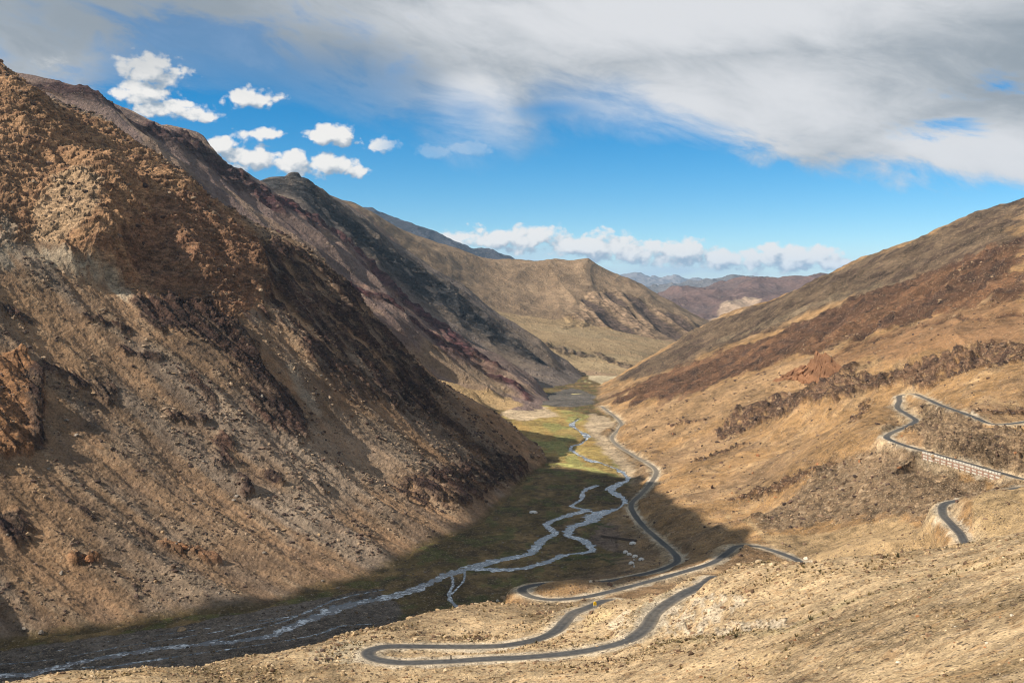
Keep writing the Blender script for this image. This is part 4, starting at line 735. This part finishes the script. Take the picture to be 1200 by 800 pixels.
# orange crag standing above the cliff band: one broken ridge of rock
def crag_mesh():
    top_ = [(905, 446, 0), (918, 441, 5), (930, 437, 9), (940, 432, 13), (948, 428, 15), (955, 421, 21), (961, 415, 27), (966, 419, 23), (972, 416, 25), (980, 424, 18), (988, 430, 11), (996, 435, 5), (1004, 439, 0)]
    lo_ = [put(px, y_) for px, y_ in ((905, 447), (950, 446), (1004, 441))]; base = [(lo_[0].lerp(lo_[1], (px - 905) / 45) if px < 950 else lo_[1].lerp(lo_[2], (px - 950) / 54)) for px, py, hp in top_]; n_a, n_b = 90, 46; ta = np.linspace(0, len(base) - 1, n_a)
    bx = np.array([[p.x, p.y, p.z] for p in base]); hh = np.array([hp * 1.25 * p.y / F for (px, py, hp), p in zip(top_, base)]); ii = np.arange(len(base))
    cx, cy, cz, ch = [np.interp(ta, ii, q_) for q_ in (bx[:, 0], bx[:, 1], bx[:, 2], hh)]
    sb = np.linspace(-1, 1, n_b); co = np.empty((n_a, n_b, 3)); prof = np.clip(1 - np.abs(sb), 0, 1) ** .8
    wd_ = 4 + ch * .55
    co[:, :, 0] = cx[:, None] + .15 * wd_[:, None] * sb[None]; co[:, :, 1] = cy[:, None] + 4 + wd_[:, None] * sb[None]; co[:, :, 2] = cz[:, None] - 3 + (ch + 3)[:, None] * prof[None]
    x_, y_, z_ = co[..., 0], co[..., 1], co[..., 2]; bl_ = blocks((x_ + z_ * .35) / 5.5, (y_ + z_ * .8) / 6.5, 830) * 3.4 + blocks((x_ + z_ * .3) / 2.2, (y_ + z_) / 2.6, 840) * 1.1; bl_ = bl_ * np.clip(ch / 8, 0, 1)[:, None] * (prof[None] > .02)
    co[:, :, 1] -= bl_ * np.sign(-sb)[None] * .8; co[:, :, 0] -= bl_ * .35; co[:, :, 2] += bl_ * .45
    col = np.ones((n_a, n_b, 4)); col[..., :3] = np.array((.27, .14, .075)) * (.7 + .4 * _h01(np.floor(x_ / 4).astype(int), np.floor(z_ / 5).astype(int), 5))[..., None]
    q_ = np.arange(n_a * n_b).reshape(n_a, n_b); fs = np.stack([q_[:-1, :-1], q_[1:, :-1], q_[1:, 1:], q_[:-1, 1:]], -1).reshape(-1, 4)
    o = mesh_np('rock_outcrop', co.reshape(-1, 3), fs, m_rub, col.reshape(-1, 4)); return tag(o, 'orange pointed crag standing at the left end of the dark cliff band', 'rock outcrop')
crag_mesh()

# ------------------------------------------------------------------ tents on the valley floor
m_canvas = simple('white canvas', (.72, .7, .67), .9, .08, 1., .1); m_dkcloth = simple('dark doorway cloth', (.05, .045, .04)); m_rope = simple('pole wood', (.25, .18, .1))
def tent(px, py, w_px, h_px, rz, label, group=None):
    p = put(px, py); m_ = p.y / F; w_, h_ = w_px * m_, .78 * h_px * m_ / .97; t_ = empty('tent', p + Vector((0, 0, -.05)), rz); tag(t_, label, 'tent', group)
    mb = MB(); n_, rings = 16, [(1.0, 0), (.97, .34), (.9, .55), (.66, .8), (.34, .95), (.08, 1.0)]; vs = []
    for k_, (r_, z_) in enumerate(rings):
        for i in range(n_):
            a = 2 * math.pi * i / n_; rib_ = 1 + (.035 if i % 2 == 0 else -.03) * (k_ > 0); vs.append((math.cos(a) * r_ * rib_ * w_ / 2, math.sin(a) * r_ * rib_ * w_ * .42, z_ * h_))
    fs = [(k_ * n_ + i, k_ * n_ + (i + 1) % n_, (k_ + 1) * n_ + (i + 1) % n_, (k_ + 1) * n_ + i) for k_ in range(len(rings) - 1) for i in range(n_)] + [tuple((len(rings) - 1) * n_ + i for i in range(n_))]
    mb.add(vs, fs); mb.build('canopy', m_canvas, t_)
    d = MB(); d.add([(-.3, -.428 * w_, 0), (.3, -.428 * w_, 0), (.24, -.418 * w_, h_ * .4), (-.24, -.418 * w_, h_ * .4)], [(0, 1, 2, 3)]); d.v = [(x * w_ / 4, y - .04, z) for x, y, z in d.v]; d.build('doorway', m_dkcloth, t_)
    c_ = MB(); c_.box((0, 0, h_ * 1.04), (.12, .12, h_ * .16)); c_.build('pole', m_rope, t_)
tent(733, 647.5, 6.5, 4, .3, 'white tent at the back left of the camp, overlapping another tent'); tent(737.5, 650, 6, 3.6, -.2, 'white tent just right of the back left tent of the camp')
tent(744.3, 652.5, 7, 4, .1, 'white tent in the middle of the camp'); tent(751.5, 656, 7, 4, -.1, 'white tent at the right end of the camp'); tent(740, 660.5, 7, 4.2, .2, 'white tent at the front of the camp'); tent(741.5, 637.5, 8.5, 4.2, 0, 'white tent alone by the dark stone wall behind the camp')
tent(625, 600.5, 10, 3.2, -.1, 'long low cream tent alone on the moss left of the river')
def lump(name, px, py, w_, h_, mat, label, cat):
    p = put(px, py); o = bpy.data.objects.new(name, rock_mesh(int(px * 7 + py), mat, 1.)); C.objects.link(o); o.location = p + Vector((0, 0, h_ * .3)); o.scale = (w_ / 2, w_ / 2, h_ / 2); tag(o, label, cat)
lump('bundle', 743, 656.2, 1.6, 1.4, m_canvas, 'small pale bundle between the tents of the camp', 'bundle'); lump('bundle', 743, 664.5, 1.7, 2.2, m_canvas, 'small upright pale bundle in front of the camp', 'bundle')
# dry stone wall behind the camp, kerb stones along the road
m_drystone = simple('dry stone', (.13, .095, .075), .95, .4, 1.5, .5)
def stone_wall(pts, h_, label):
    base = [put(*p) for p in pts]; t_ = empty('stone_wall', base[0]); tag(t_, label, 'stone wall'); mb = MB(); cp = MB()
    for a, b_ in zip(base, base[1:]):
        n_ = max(2, int((b_ - a).length / .9)); ang = math.atan2(b_.y - a.y, b_.x - a.x)
        for i in range(n_):
            q_ = a.lerp(b_, (i + .5) / n_) - base[0]
            for L_ in range(3): mb.box((q_.x + rr.uniform(-.08, .08), q_.y + rr.uniform(-.1, .1), q_.z + (L_ + .4) * h_ / 3), (.95, .8 - .1 * L_, h_ / 3 * 1.02), ang + rr.uniform(-.12, .12), .9, .06)
            cp.box((q_.x, q_.y, q_.z + h_ * 1.06), (.9, .7, h_ * .16), ang + rr.uniform(-.2, .2), .85, .05)
    mb.build('wall_body', m_drystone, t_); cp.build('coping', m_drystone, t_)
stone_wall([(704.5, 629), (716, 630.5), (728, 632), (746, 634.5)], 1.5, 'low dark dry stone wall behind the tents')
m_ystone = simple('yellowed stone', (.5, .38, .2))
ks = [(704.5 + 2.1 * k, 674.2 - .16 * k) for k in range(9)]
for px, py in ks:
    p = put(px, py); o = bpy.data.objects.new('kerb_stone', POOL['tan'][0]); C.objects.link(o); mb = None; o.location = p + Vector((0, 0, .25)); o.scale = (.36, .36, .62); o.rotation_euler = (0, 0, px); tag(o, 'yellowish kerb stone in the row along the shaded valley road', 'kerb stone', 'kerb stones along the valley road')

# ------------------------------------------------------------------ painted retaining wall on the right slope
m_white = simple('white painted stone', (.5, .46, .4), .85, .3, 1.2, .3); m_red = simple('red painted concrete', (.33, .19, .145), .8, .2, 1.5, .2); m_masonry = simple('rubble masonry', (.30, .24, .175), .95, .4, 1.2, .8)
def painted_wall():
    L, nr = WL, WN
    E = L.copy(); E[:, :2] += nr * 4.3; s_len = np.r_[0, np.cumsum(np.linalg.norm(np.diff(E, axis=0), axis=1))]; total = s_len[-1]
    def at_s(s_, out=0., dz=0.):
        p = np.array([np.interp(s_, s_len, E[:, k_]) for k_ in range(3)]); n_ = np.array([np.interp(s_, s_len, nr[:, k_]) for k_ in range(2)]); n_ /= np.linalg.norm(n_); p[:2] += n_ * out; p[2] += dz; return p, n_
    root_p = at_s(total / 2)[0]; root = empty('retaining_wall', root_p); tag(root, 'long retaining wall with white painted blocks and red lines under the upper road', 'retaining wall')
    def strip(s0, s1, z0, z1, o0, o1, mb, n_=4):
        vs = []
        for q_ in np.linspace(s0, s1, n_):
            for (o_, z_) in ((o0, z0), (o1, z0), (o1, z1), (o0, z1)): vs.append(at_s(q_, o_, z_)[0] - root_p)
        fs = []
        for i in range(n_ - 1):
            for k_ in range(4): fs.append((i * 4 + k_, i * 4 + (k_ + 1) % 4, (i + 1) * 4 + (k_ + 1) % 4, (i + 1) * 4 + k_))
        fs += [(3, 2, 1, 0), tuple((n_ - 1) * 4 + k_ for k_ in range(4))]; mb.add(vs, fs)
    mb = MB(); strip(-0., total, -9., -.1, -1.2, .5, mb, 30); mb.build('wall_body', m_masonry, root)
    nb = 26; step = total / nb
    for i in range(nb):
        mb = MB(); strip(i * step + .1, (i + 1) * step - .45, -.35, .95 + rr.uniform(-.1, .12), -.1, .75, mb, 2); mb.build('parapet_block', m_white, root, bevel=.06)
    npn = 13; sp_ = total / npn
    for row, (z0, z1) in enumerate(((-2.45, -1.5), (-4.3, -3.45))):
        for i in range(npn):
            if row == 1 and i < 1: continue
            mb = MB(); strip(i * sp_ + .75 + rr.uniform(0, .3), (i + 1) * sp_ - .75 - rr.uniform(0, .5), z0 + rr.uniform(-.1, .1), z1 + rr.uniform(-.1, .1), .3, .68 + row * .04, mb, 3); mb.build('painted_panel', m_white, root)
    for row, z in enumerate((-.95, -2.95)):
        mb = MB(); strip(0, total, z - .17, z + .17, .3, .74, mb, 30); mb.build('red_rail', m_red, root)
    for i in range(npn + 1):
        mb = MB(); s_ = min(max(i * sp_, .35), total - .35); strip(s_ - .22, s_ + .22, -4.5, -.7, .3, .8, mb, 2); mb.build('red_post', m_red, root)
    mb = MB(); strip(total - .9, total - .1, -9., .4, -6., .3, mb, 2); mb.build('end_wall', m_masonry, root)
painted_wall()
# ------------------------------------------------------------------ small roadside things
m_yel = simple('yellow paint', (.80, .50, .02), .6, .08, 2., .05); m_post = simple('dark post', (.035, .03, .028))
p = put(697.3, 710.2); ms = empty('milestone', p, .2); tag(ms, 'bright yellow round topped milestone with white foot beside the hairpin road', 'milestone')
mb = MB(); outl = [(-.62, .55)] + [(.62 * math.cos(a), 1.55 + .62 * math.sin(a)) for a in np.linspace(math.pi, 0, 11)] + [(.62, .55)]
vs = [(x, y_, z) for y_ in (-.28, .28) for x, z in outl]; n_ = len(outl); mb.add(vs, [tuple(range(n_)), tuple(range(2 * n_ - 1, n_ - 1, -1))] + [((i + 1) % n_, i, n_ + i, n_ + (i + 1) % n_) for i in range(n_)]); mb.build('headstone', m_yel, ms, bevel=.03)
mb = MB(); mb.box((0, 0, .28), (1.34, .66, .62), 0, .96); mb.build('foot', m_white, ms, bevel=.03); mb = MB(); mb.box((0, 0, -.05), (1.7, 1.0, .25)); mb.build('plinth', m_grey, ms)
p = put(528.5, 772.3); mp_ = empty('marker_post', p); tag(mp_, 'short dark marker post between the two legs of the hairpin', 'post')
mb = MB(); mb.box((0, 0, .55), (.42, .42, 1.5), .3, .8); mb.build('shaft', m_post, mp_, bevel=.03); mb = MB(); mb.box((0, 0, 1.36), (.5, .5, .14), .3, .8); mb.build('cap', m_post, mp_)
print('things', time.time() - T0)
# ------------------------------------------------------------------ sun, sky, camera
SUN_EL, SUN_AZ = math.radians(35.5), math.atan2(-.948, -.32)      # bearing of the sun from the camera: x east, y north
sc = bpy.context.scene
sd = bpy.data.lights.new('sun', 'SUN'); sd.energy = 4.5; sd.angle = math.radians(.3); sd.color = (1, .9, .76)
so = bpy.data.objects.new('sun', sd); C.objects.link(so)
S = Vector((math.sin(SUN_AZ) * math.cos(SUN_EL), math.cos(SUN_AZ) * math.cos(SUN_EL), math.sin(SUN_EL)))
so.rotation_euler = S.to_track_quat('Z', 'Y').to_euler(); so.location = (0, 0, 600)
wd = bpy.data.worlds.new('World'); sc.world = wd; wd.use_nodes = True; wt = wd.node_tree
bg = wt.nodes['Background']; sk = N(wt, 'ShaderNodeTexSky', sky_type='NISHITA'); sk.sun_disc = False; sk.sun_elevation = SUN_EL; sk.sun_rotation = SUN_AZ; sk.altitude = 4200; sk.dust_density = .25; sk.ozone_density = 2.2; sk.air_density = 1.1
tc_ = N(wt, 'ShaderNodeTexCoord'); sp = N(wt, 'ShaderNodeSeparateXYZ'); wt.links.new(tc_.outputs['Generated'], sp.inputs[0])
def M(op, a, b=None, clamp=False): return math_(wt, op, a, b, clamp)
AZ = M('ARCTAN2', sp.outputs[0], sp.outputs[1]); EL = M('ARCSINE', sp.outputs[2])
def ae(px, py):
    u, v = (px - 600) / F, (HOR - py) / F; return math.atan(u), math.atan(v / math.sqrt(1 + u * u))
def comb(x, y, z=0.):
    n = wt.nodes.new('ShaderNodeCombineXYZ')
    for i, q_ in enumerate((x, y, z)):
        if isinstance(q_, (int, float)): n.inputs[i].default_value = q_
        else: wt.links.new(q_, n.inputs[i])
    return n.outputs[0]
def NZ(vec, scale, detail=6., rough=.55, dist=0.):
    n = N(wt, 'ShaderNodeTexNoise'); wt.links.new(vec, n.inputs['Vector']); n.inputs['Scale'].default_value = scale; n.inputs['Detail'].default_value = detail; n.inputs['Roughness'].default_value = rough; n.inputs['Distortion'].default_value = dist
    return n.outputs['Fac']
def curve(x, pts):
    n = N(wt, 'ShaderNodeFloatCurve'); c = n.mapping.curves[0]
    xs = [p[0] for p in pts]; n.mapping.use_clip = False
    while len(c.points) < len(pts): c.points.new(.5, .5)
    for p, (a, b) in zip(c.points, pts): p.location = (a, b); p.handle_type = 'AUTO'
    n.mapping.update(); wt.links.new(x, n.inputs['Value']); return n.outputs[0]
# --- the high grey cloud sheet: everything above a ragged edge whose height varies with bearing
edge_pts = [(0, 118), (80, 118), (160, 95), (240, 98), (300, 100), (380, 108), (460, 125), (540, 160), (600, 175), (640, 150), (720, 142), (800, 150), (880, 172), (960, 190), (1040, 205), (1120, 218), (1200, 222)]
e01 = [((ae(a, b)[0] + .6) / 1.2, ae(a, b)[1] / .3) for a, b in edge_pts]
e01 = [(0, e01[0][1])] + e01 + [(1, e01[-1][1])]
edge_el = M('MULTIPLY', curve(M('DIVIDE', M('ADD', AZ, .6), 1.2, True), e01), .3)
wisp = NZ(comb(M('MULTIPLY', M('ADD', AZ, M('MULTIPLY', EL, .9)), 4.), M('MULTIPLY', M('SUBTRACT', EL, M('MULTIPLY', AZ, -.28)), 13.)), 1., 8., .6, .25)
blot = NZ(comb(M('MULTIPLY', AZ, 5.), M('MULTIPLY', EL, 9.), 3.), 1., 5., .5, .2)
fine = NZ(comb(M('MULTIPLY', M('ADD', AZ, M('MULTIPLY', EL, .5)), 12.), M('MULTIPLY', M('SUBTRACT', EL, M('MULTIPLY', AZ, -.15)), 26.), 5.), 1., 9., .66, .5)
hgt_ = M('ADD', M('SUBTRACT', EL, edge_el), M('ADD', M('MULTIPLY', M('SUBTRACT', wisp, .5), .085), M('MULTIPLY', M('SUBTRACT', fine, .5), .075)))
soft_w = curve(M('DIVIDE', M('ADD', AZ, .6), 1.2, True), [(0, .35), (.3, .5), (.5, 1.), (.62, .5), (.7, .3), (1, .3)])
deck = ramp(wt, M('DIVIDE', hgt_, soft_w), -.03, .065)
def spot(px, py, rx, ry):
    a, e = ae(px, py); ra, re = rx / F, ry / F
    dx = M('DIVIDE', M('SUBTRACT', AZ, a), ra); dy = M('DIVIDE', M('SUBTRACT', EL, e), re)
    return M('SUBTRACT', 1., M('SQRT', M('ADD', M('MULTIPLY', dx, dx), M('MULTIPLY', dy, dy))))
hole = ramp(wt, M('ADD', M('MAXIMUM', spot(1150, 108, 90, 26), spot(1125, 142, 70, 16)), M('ADD', M('MULTIPLY', M('SUBTRACT', wisp, .5), 2.2), M('MULTIPLY', M('SUBTRACT', fine, .5), 3.6))), .1, 1.)
hole2 = ramp(wt, M('ADD', M('MAXIMUM', spot(640, 128, 70, 18), spot(240, 60, 330, 75)), M('ADD', M('MULTIPLY', M('SUBTRACT', wisp, .5), 1.6), M('MULTIPLY', M('SUBTRACT', fine, .5), 2.6))), .2, .9)
deck = M('MULTIPLY', deck, M('SUBTRACT', 1., M('MULTIPLY', hole, .85))); deck = M('MULTIPLY', deck, M('SUBTRACT', 1., M('MULTIPLY', hole2, .6)))
bright = M('MAXIMUM', M('MAXIMUM', spot(860, 125, 260, 70), spot(1120, 190, 160, 60)), M('MAXIMUM', spot(800, 15, 420, 60), spot(560, 150, 60, 70)))
bright = M('ADD', ramp(wt, bright, -.35, .75, 0., .62), M('MULTIPLY', M('SUBTRACT', M('ADD', M('MULTIPLY', blot, .45), M('ADD', M('MULTIPLY', wisp, .3), M('MULTIPLY', fine, .4))), .56), 2.1))
deck_col = mixrgb(wt, ramp(wt, bright, -.15, .75), (.33, .385, .44), (.80, .815, .845))
# --- fair-weather cumulus
CU = [(178, 84, 40, 22), (170, 108, 34, 22), (196, 128, 50, 13), (228, 134, 28, 10), (60, 70, 20, 14), (296, 116, 38, 12), (306, 157, 32, 9), (254, 169, 18, 12), (300, 186, 42, 18), (340, 190, 30, 15), (388, 160, 36, 15), (448, 171, 26, 10), (386, 192, 34, 17), (418, 202, 20, 9),
      (525, 282, 44, 14), (575, 281, 56, 17), (628, 280, 48, 20), (668, 289, 34, 14), (704, 290, 54, 20), (745, 295, 48, 16), (792, 296, 56, 17), (846, 303, 44, 14), (897, 302, 50, 19), (938, 305, 52, 16), (974, 309, 34, 10), (512, 178, 26, 10), (545, 174, 34, 9)]
puff_uv = comb(M('MULTIPLY', AZ, 1.), M('MULTIPLY', EL, 1.25), 0.)
def density(off):
    global AZ, EL
    a0, e0 = AZ, EL
    if off: AZ, EL = M('ADD', a0, off[0]), M('ADD', e0, off[1])
    best = None
    for c in CU:
        s_ = spot(*c); best = s_ if best is None else M('MAXIMUM', best, s_)
    v = comb(AZ, M('MULTIPLY', EL, 1.3)); n = NZ(v, 34., 8., .62, .4); n2 = NZ(v, 110., 5., .6)
    vo = N(wt, 'ShaderNodeTexVoronoi'); wt.links.new(v, vo.inputs['Vector']); vo.inputs['Scale'].default_value = 62.; vo2 = N(wt, 'ShaderNodeTexVoronoi'); wt.links.new(v, vo2.inputs['Vector']); vo2.inputs['Scale'].default_value = 150.
    puff = M('ADD', M('MULTIPLY', M('SUBTRACT', .42, vo.outputs['Distance']), .55), M('MULTIPLY', M('SUBTRACT', .42, vo2.outputs['Distance']), .4)); best = M('ADD', best, puff)
    d = M('ADD', M('MAXIMUM', best, -1.5), M('MULTIPLY', M('SUBTRACT', M('ADD', M('MULTIPLY', n, .7), M('MULTIPLY', n2, .3)), .5), 2.6))
    AZ, EL = a0, e0
    return d
d0 = density(None); d1 = density((-.006, .009))
cu = ramp(wt, d0, -.1, .36)
shade = ramp(wt, M('SUBTRACT', d0, d1), -.6, .42)
cu_col = mixrgb(wt, shade, (.36, .45, .55), (.99, .97, .94))
faint = M('MAXIMUM', spot(520, 180, 60, 30), spot(565, 178, 50, 24)); cu = M('MULTIPLY', cu, M('SUBTRACT', 1., ramp(wt, faint, -.6, .3, 0., .8)))
# --- pale veil low over the far range
veil = M('MULTIPLY', ramp(wt, EL, .045, -.005), .62); vn = NZ(comb(M('MULTIPLY', AZ, 14.), M('MULTIPLY', EL, 60.)), 1., 5., .55)
veil = M('ADD', veil, M('MULTIPLY', ramp(wt, M('ADD', M('MAXIMUM', spot(780, 318, 130, 16), spot(640, 295, 160, 22)), M('MULTIPLY', M('SUBTRACT', vn, .5), 2.4)), .1, .9), .5), True)
# --- assemble
tint = N(wt, 'ShaderNodeHueSaturation'); tint.inputs['Saturation'].default_value = 1.5; tint.inputs['Value'].default_value = 1.0; tint.inputs['Hue'].default_value = .494; wt.links.new(sk.outputs[0], tint.inputs['Color'])
bg.inputs[1].default_value = .085; wt.links.new(tint.outputs[0], bg.inputs[0])
KC = .62                                                     # how bright the sunlit cloud is beside the scene's exposure
def layer(prev, col, fac, strength):
    b = N(wt, 'ShaderNodeBackground'); b.inputs[1].default_value = strength
    if isinstance(col, tuple): b.inputs[0].default_value = (*col, 1)
    else: wt.links.new(col, b.inputs[0])
    m = N(wt, 'ShaderNodeMixShader'); wt.links.new(fac, m.inputs[0]); wt.links.new(prev, m.inputs[1]); wt.links.new(b.outputs[0], m.inputs[2]); return m.outputs[0]
s1 = layer(bg.outputs[0], (.62, .78, .92), veil, KC * .9)
s2 = layer(s1, cu_col, cu, KC); s3 = layer(s2, deck_col, deck, KC)
wt.links.new(s3, wt.nodes['World Output'].inputs['Surface'])
cam = bpy.data.cameras.new('camera'); co_ = bpy.data.objects.new('camera', cam); C.objects.link(co_)
co_.location = (0, 0, CZ); co_.rotation_euler = (math.radians(90), 0, 0)
cam.sensor_width = 36; cam.lens = 36 * F / 1200; cam.shift_y = -(400 - HOR) / 1200
cam.clip_start = 1; cam.clip_end = 100000; sc.camera = co_
sc.view_settings.view_transform = 'Standard'; sc.view_settings.look = 'None'; sc.view_settings.exposure = .56; sc.view_settings.gamma = 1
sc.cycles.use_denoising = True
sc.cycles.filter_width = 1.1; sc.cycles.max_bounces = 5; sc.cycles.diffuse_bounces = 3; sc.cycles.volume_bounces = 1
# ------------------------------------------------------------------ unseen low cloud, added and shaped to shade the river flats, and the air
def sun_up(p, z): p = Vector(p); return p + S * ((z - p.z) / S.z)
def cloud(outline, z0, thick, seed):
    P = np.array([tuple(sun_up(p, z0))[:2] for p in outline]); lo, hi = P.min(0) - 30, P.max(0) + 30; stp = 9.
    xs, ys = np.arange(lo[0], hi[0], stp), np.arange(lo[1], hi[1], stp); X, Y = np.meshgrid(xs, ys); ins = np.zeros(X.shape, bool); dist = np.full(X.shape, 1e9)
    wx = X + 5 * noise(X / 25, Y / 25, seed); wy = Y + 5 * noise(X / 25 + 7, Y / 25, seed)
    for (x1, y1), (x2, y2) in zip(P, np.roll(P, -1, 0)):
        ins ^= ((y1 > wy) != (y2 > wy)) & (wx < (x2 - x1) * (wy - y1) / (y2 - y1 + 1e-9) + x1); dx, dy = x2 - x1, y2 - y1; t = np.clip(((wx - x1) * dx + (wy - y1) * dy) / (dx * dx + dy * dy + 1e-9), 0, 1); dist = np.minimum(dist, np.hypot(wx - x1 - t * dx, wy - y1 - t * dy))
    sd_ = np.where(ins, dist, -dist); puff = np.clip(sd_, 0, None); h_ = np.sqrt(np.clip(puff * 60, 0, thick ** 2)) * (.75 + .5 * np.abs(fbm(X / 60, Y / 60, 4, seed + 1)))
    up_ = z0 + h_ * .8; dn = z0 - h_ * .22 - 1.; ok = sd_ > -6; q = np.arange(X.size).reshape(X.shape)
    cell = ok[:-1, :-1] & ok[1:, :-1] & ok[1:, 1:] & ok[:-1, 1:]; fq = np.stack([q[:-1, :-1], q[:-1, 1:], q[1:, 1:], q[1:, :-1]], -1)[cell]; n_ = X.size
    co = np.concatenate([np.stack([X, Y, up_], -1).reshape(-1, 3), np.stack([X, Y, dn], -1).reshape(-1, 3)]); fc_ = np.concatenate([fq, fq[:, ::-1] + n_]); used = np.unique(fc_); rm = np.zeros(2 * n_, int); rm[used] = np.arange(len(used))
    return co[used], rm[fc_]
m_cl, nt, b = nodes('cloud white'); b.inputs['Base Color'].default_value = (.9, .9, .9, 1); b.inputs['Roughness'].default_value = 1; b.inputs['Subsurface Weight'].default_value = 0
out1 = [g.hit(628, 547), g.hit(690, 554), g.hit(737, 564), g.hit(758, 579), g.hit(783, 598), g.hit(814, 616), g.hit(845, 631), g.hit(876, 643), g.hit(838, 654), g.hit(795, 664), g.hit(720, 686), g.hit(640, 688), g.hit(604, 693), at(-.03, 622, 10), at(-.13, 562, 8), at(-.27, 500, 0), at(-.6, 430, 0), at(-.75, 480, 15), lm.hit(0, 752), lm.hit(100, 738), lm.hit(200, 722), lm.hit(330, 700), lm.hit(440, 672), lm.hit(510, 642), lm.hit(575, 600), g.hit(618, 552)]  # edge of the wanted valley shadow; the added cloud takes its shape
ca_, cf_ = cloud(out1, 830., 55., 900)
mesh_np('clouds', ca_, cf_, m_cl, None, 'unseen low white cloud added to cast the shadow on the valley floor', 'stuff', smooth=True)
HAZE = 0.00002
m_hz = bpy.data.materials.new('mountain air'); m_hz.use_nodes = True; nt = m_hz.node_tree; nt.nodes.clear(); ou = nt.nodes.new('ShaderNodeOutputMaterial'); pv = nt.nodes.new('ShaderNodeVolumePrincipled'); nt.links.new(pv.outputs[0], ou.inputs['Volume'])
pv.inputs['Color'].default_value = (.42, .68, 1., 1); pv.inputs['Density'].default_value = HAZE; pv.inputs['Anisotropy'].default_value = 0.
hb = MB(); hb.add([(x, y, z) for z in (-800, 765) for x, y in ((-9000, -1500), (9000, -1500), (9000, 29000), (-9000, 29000))], [(3, 2, 1, 0), (4, 5, 6, 7), (0, 1, 5, 4), (1, 2, 6, 5), (2, 3, 7, 6), (3, 0, 4, 7)])
ho = hb.build('haze', m_hz); ho['kind'] = 'stuff'; ho['label'] = 'thin blue mountain air fading the far ranges'
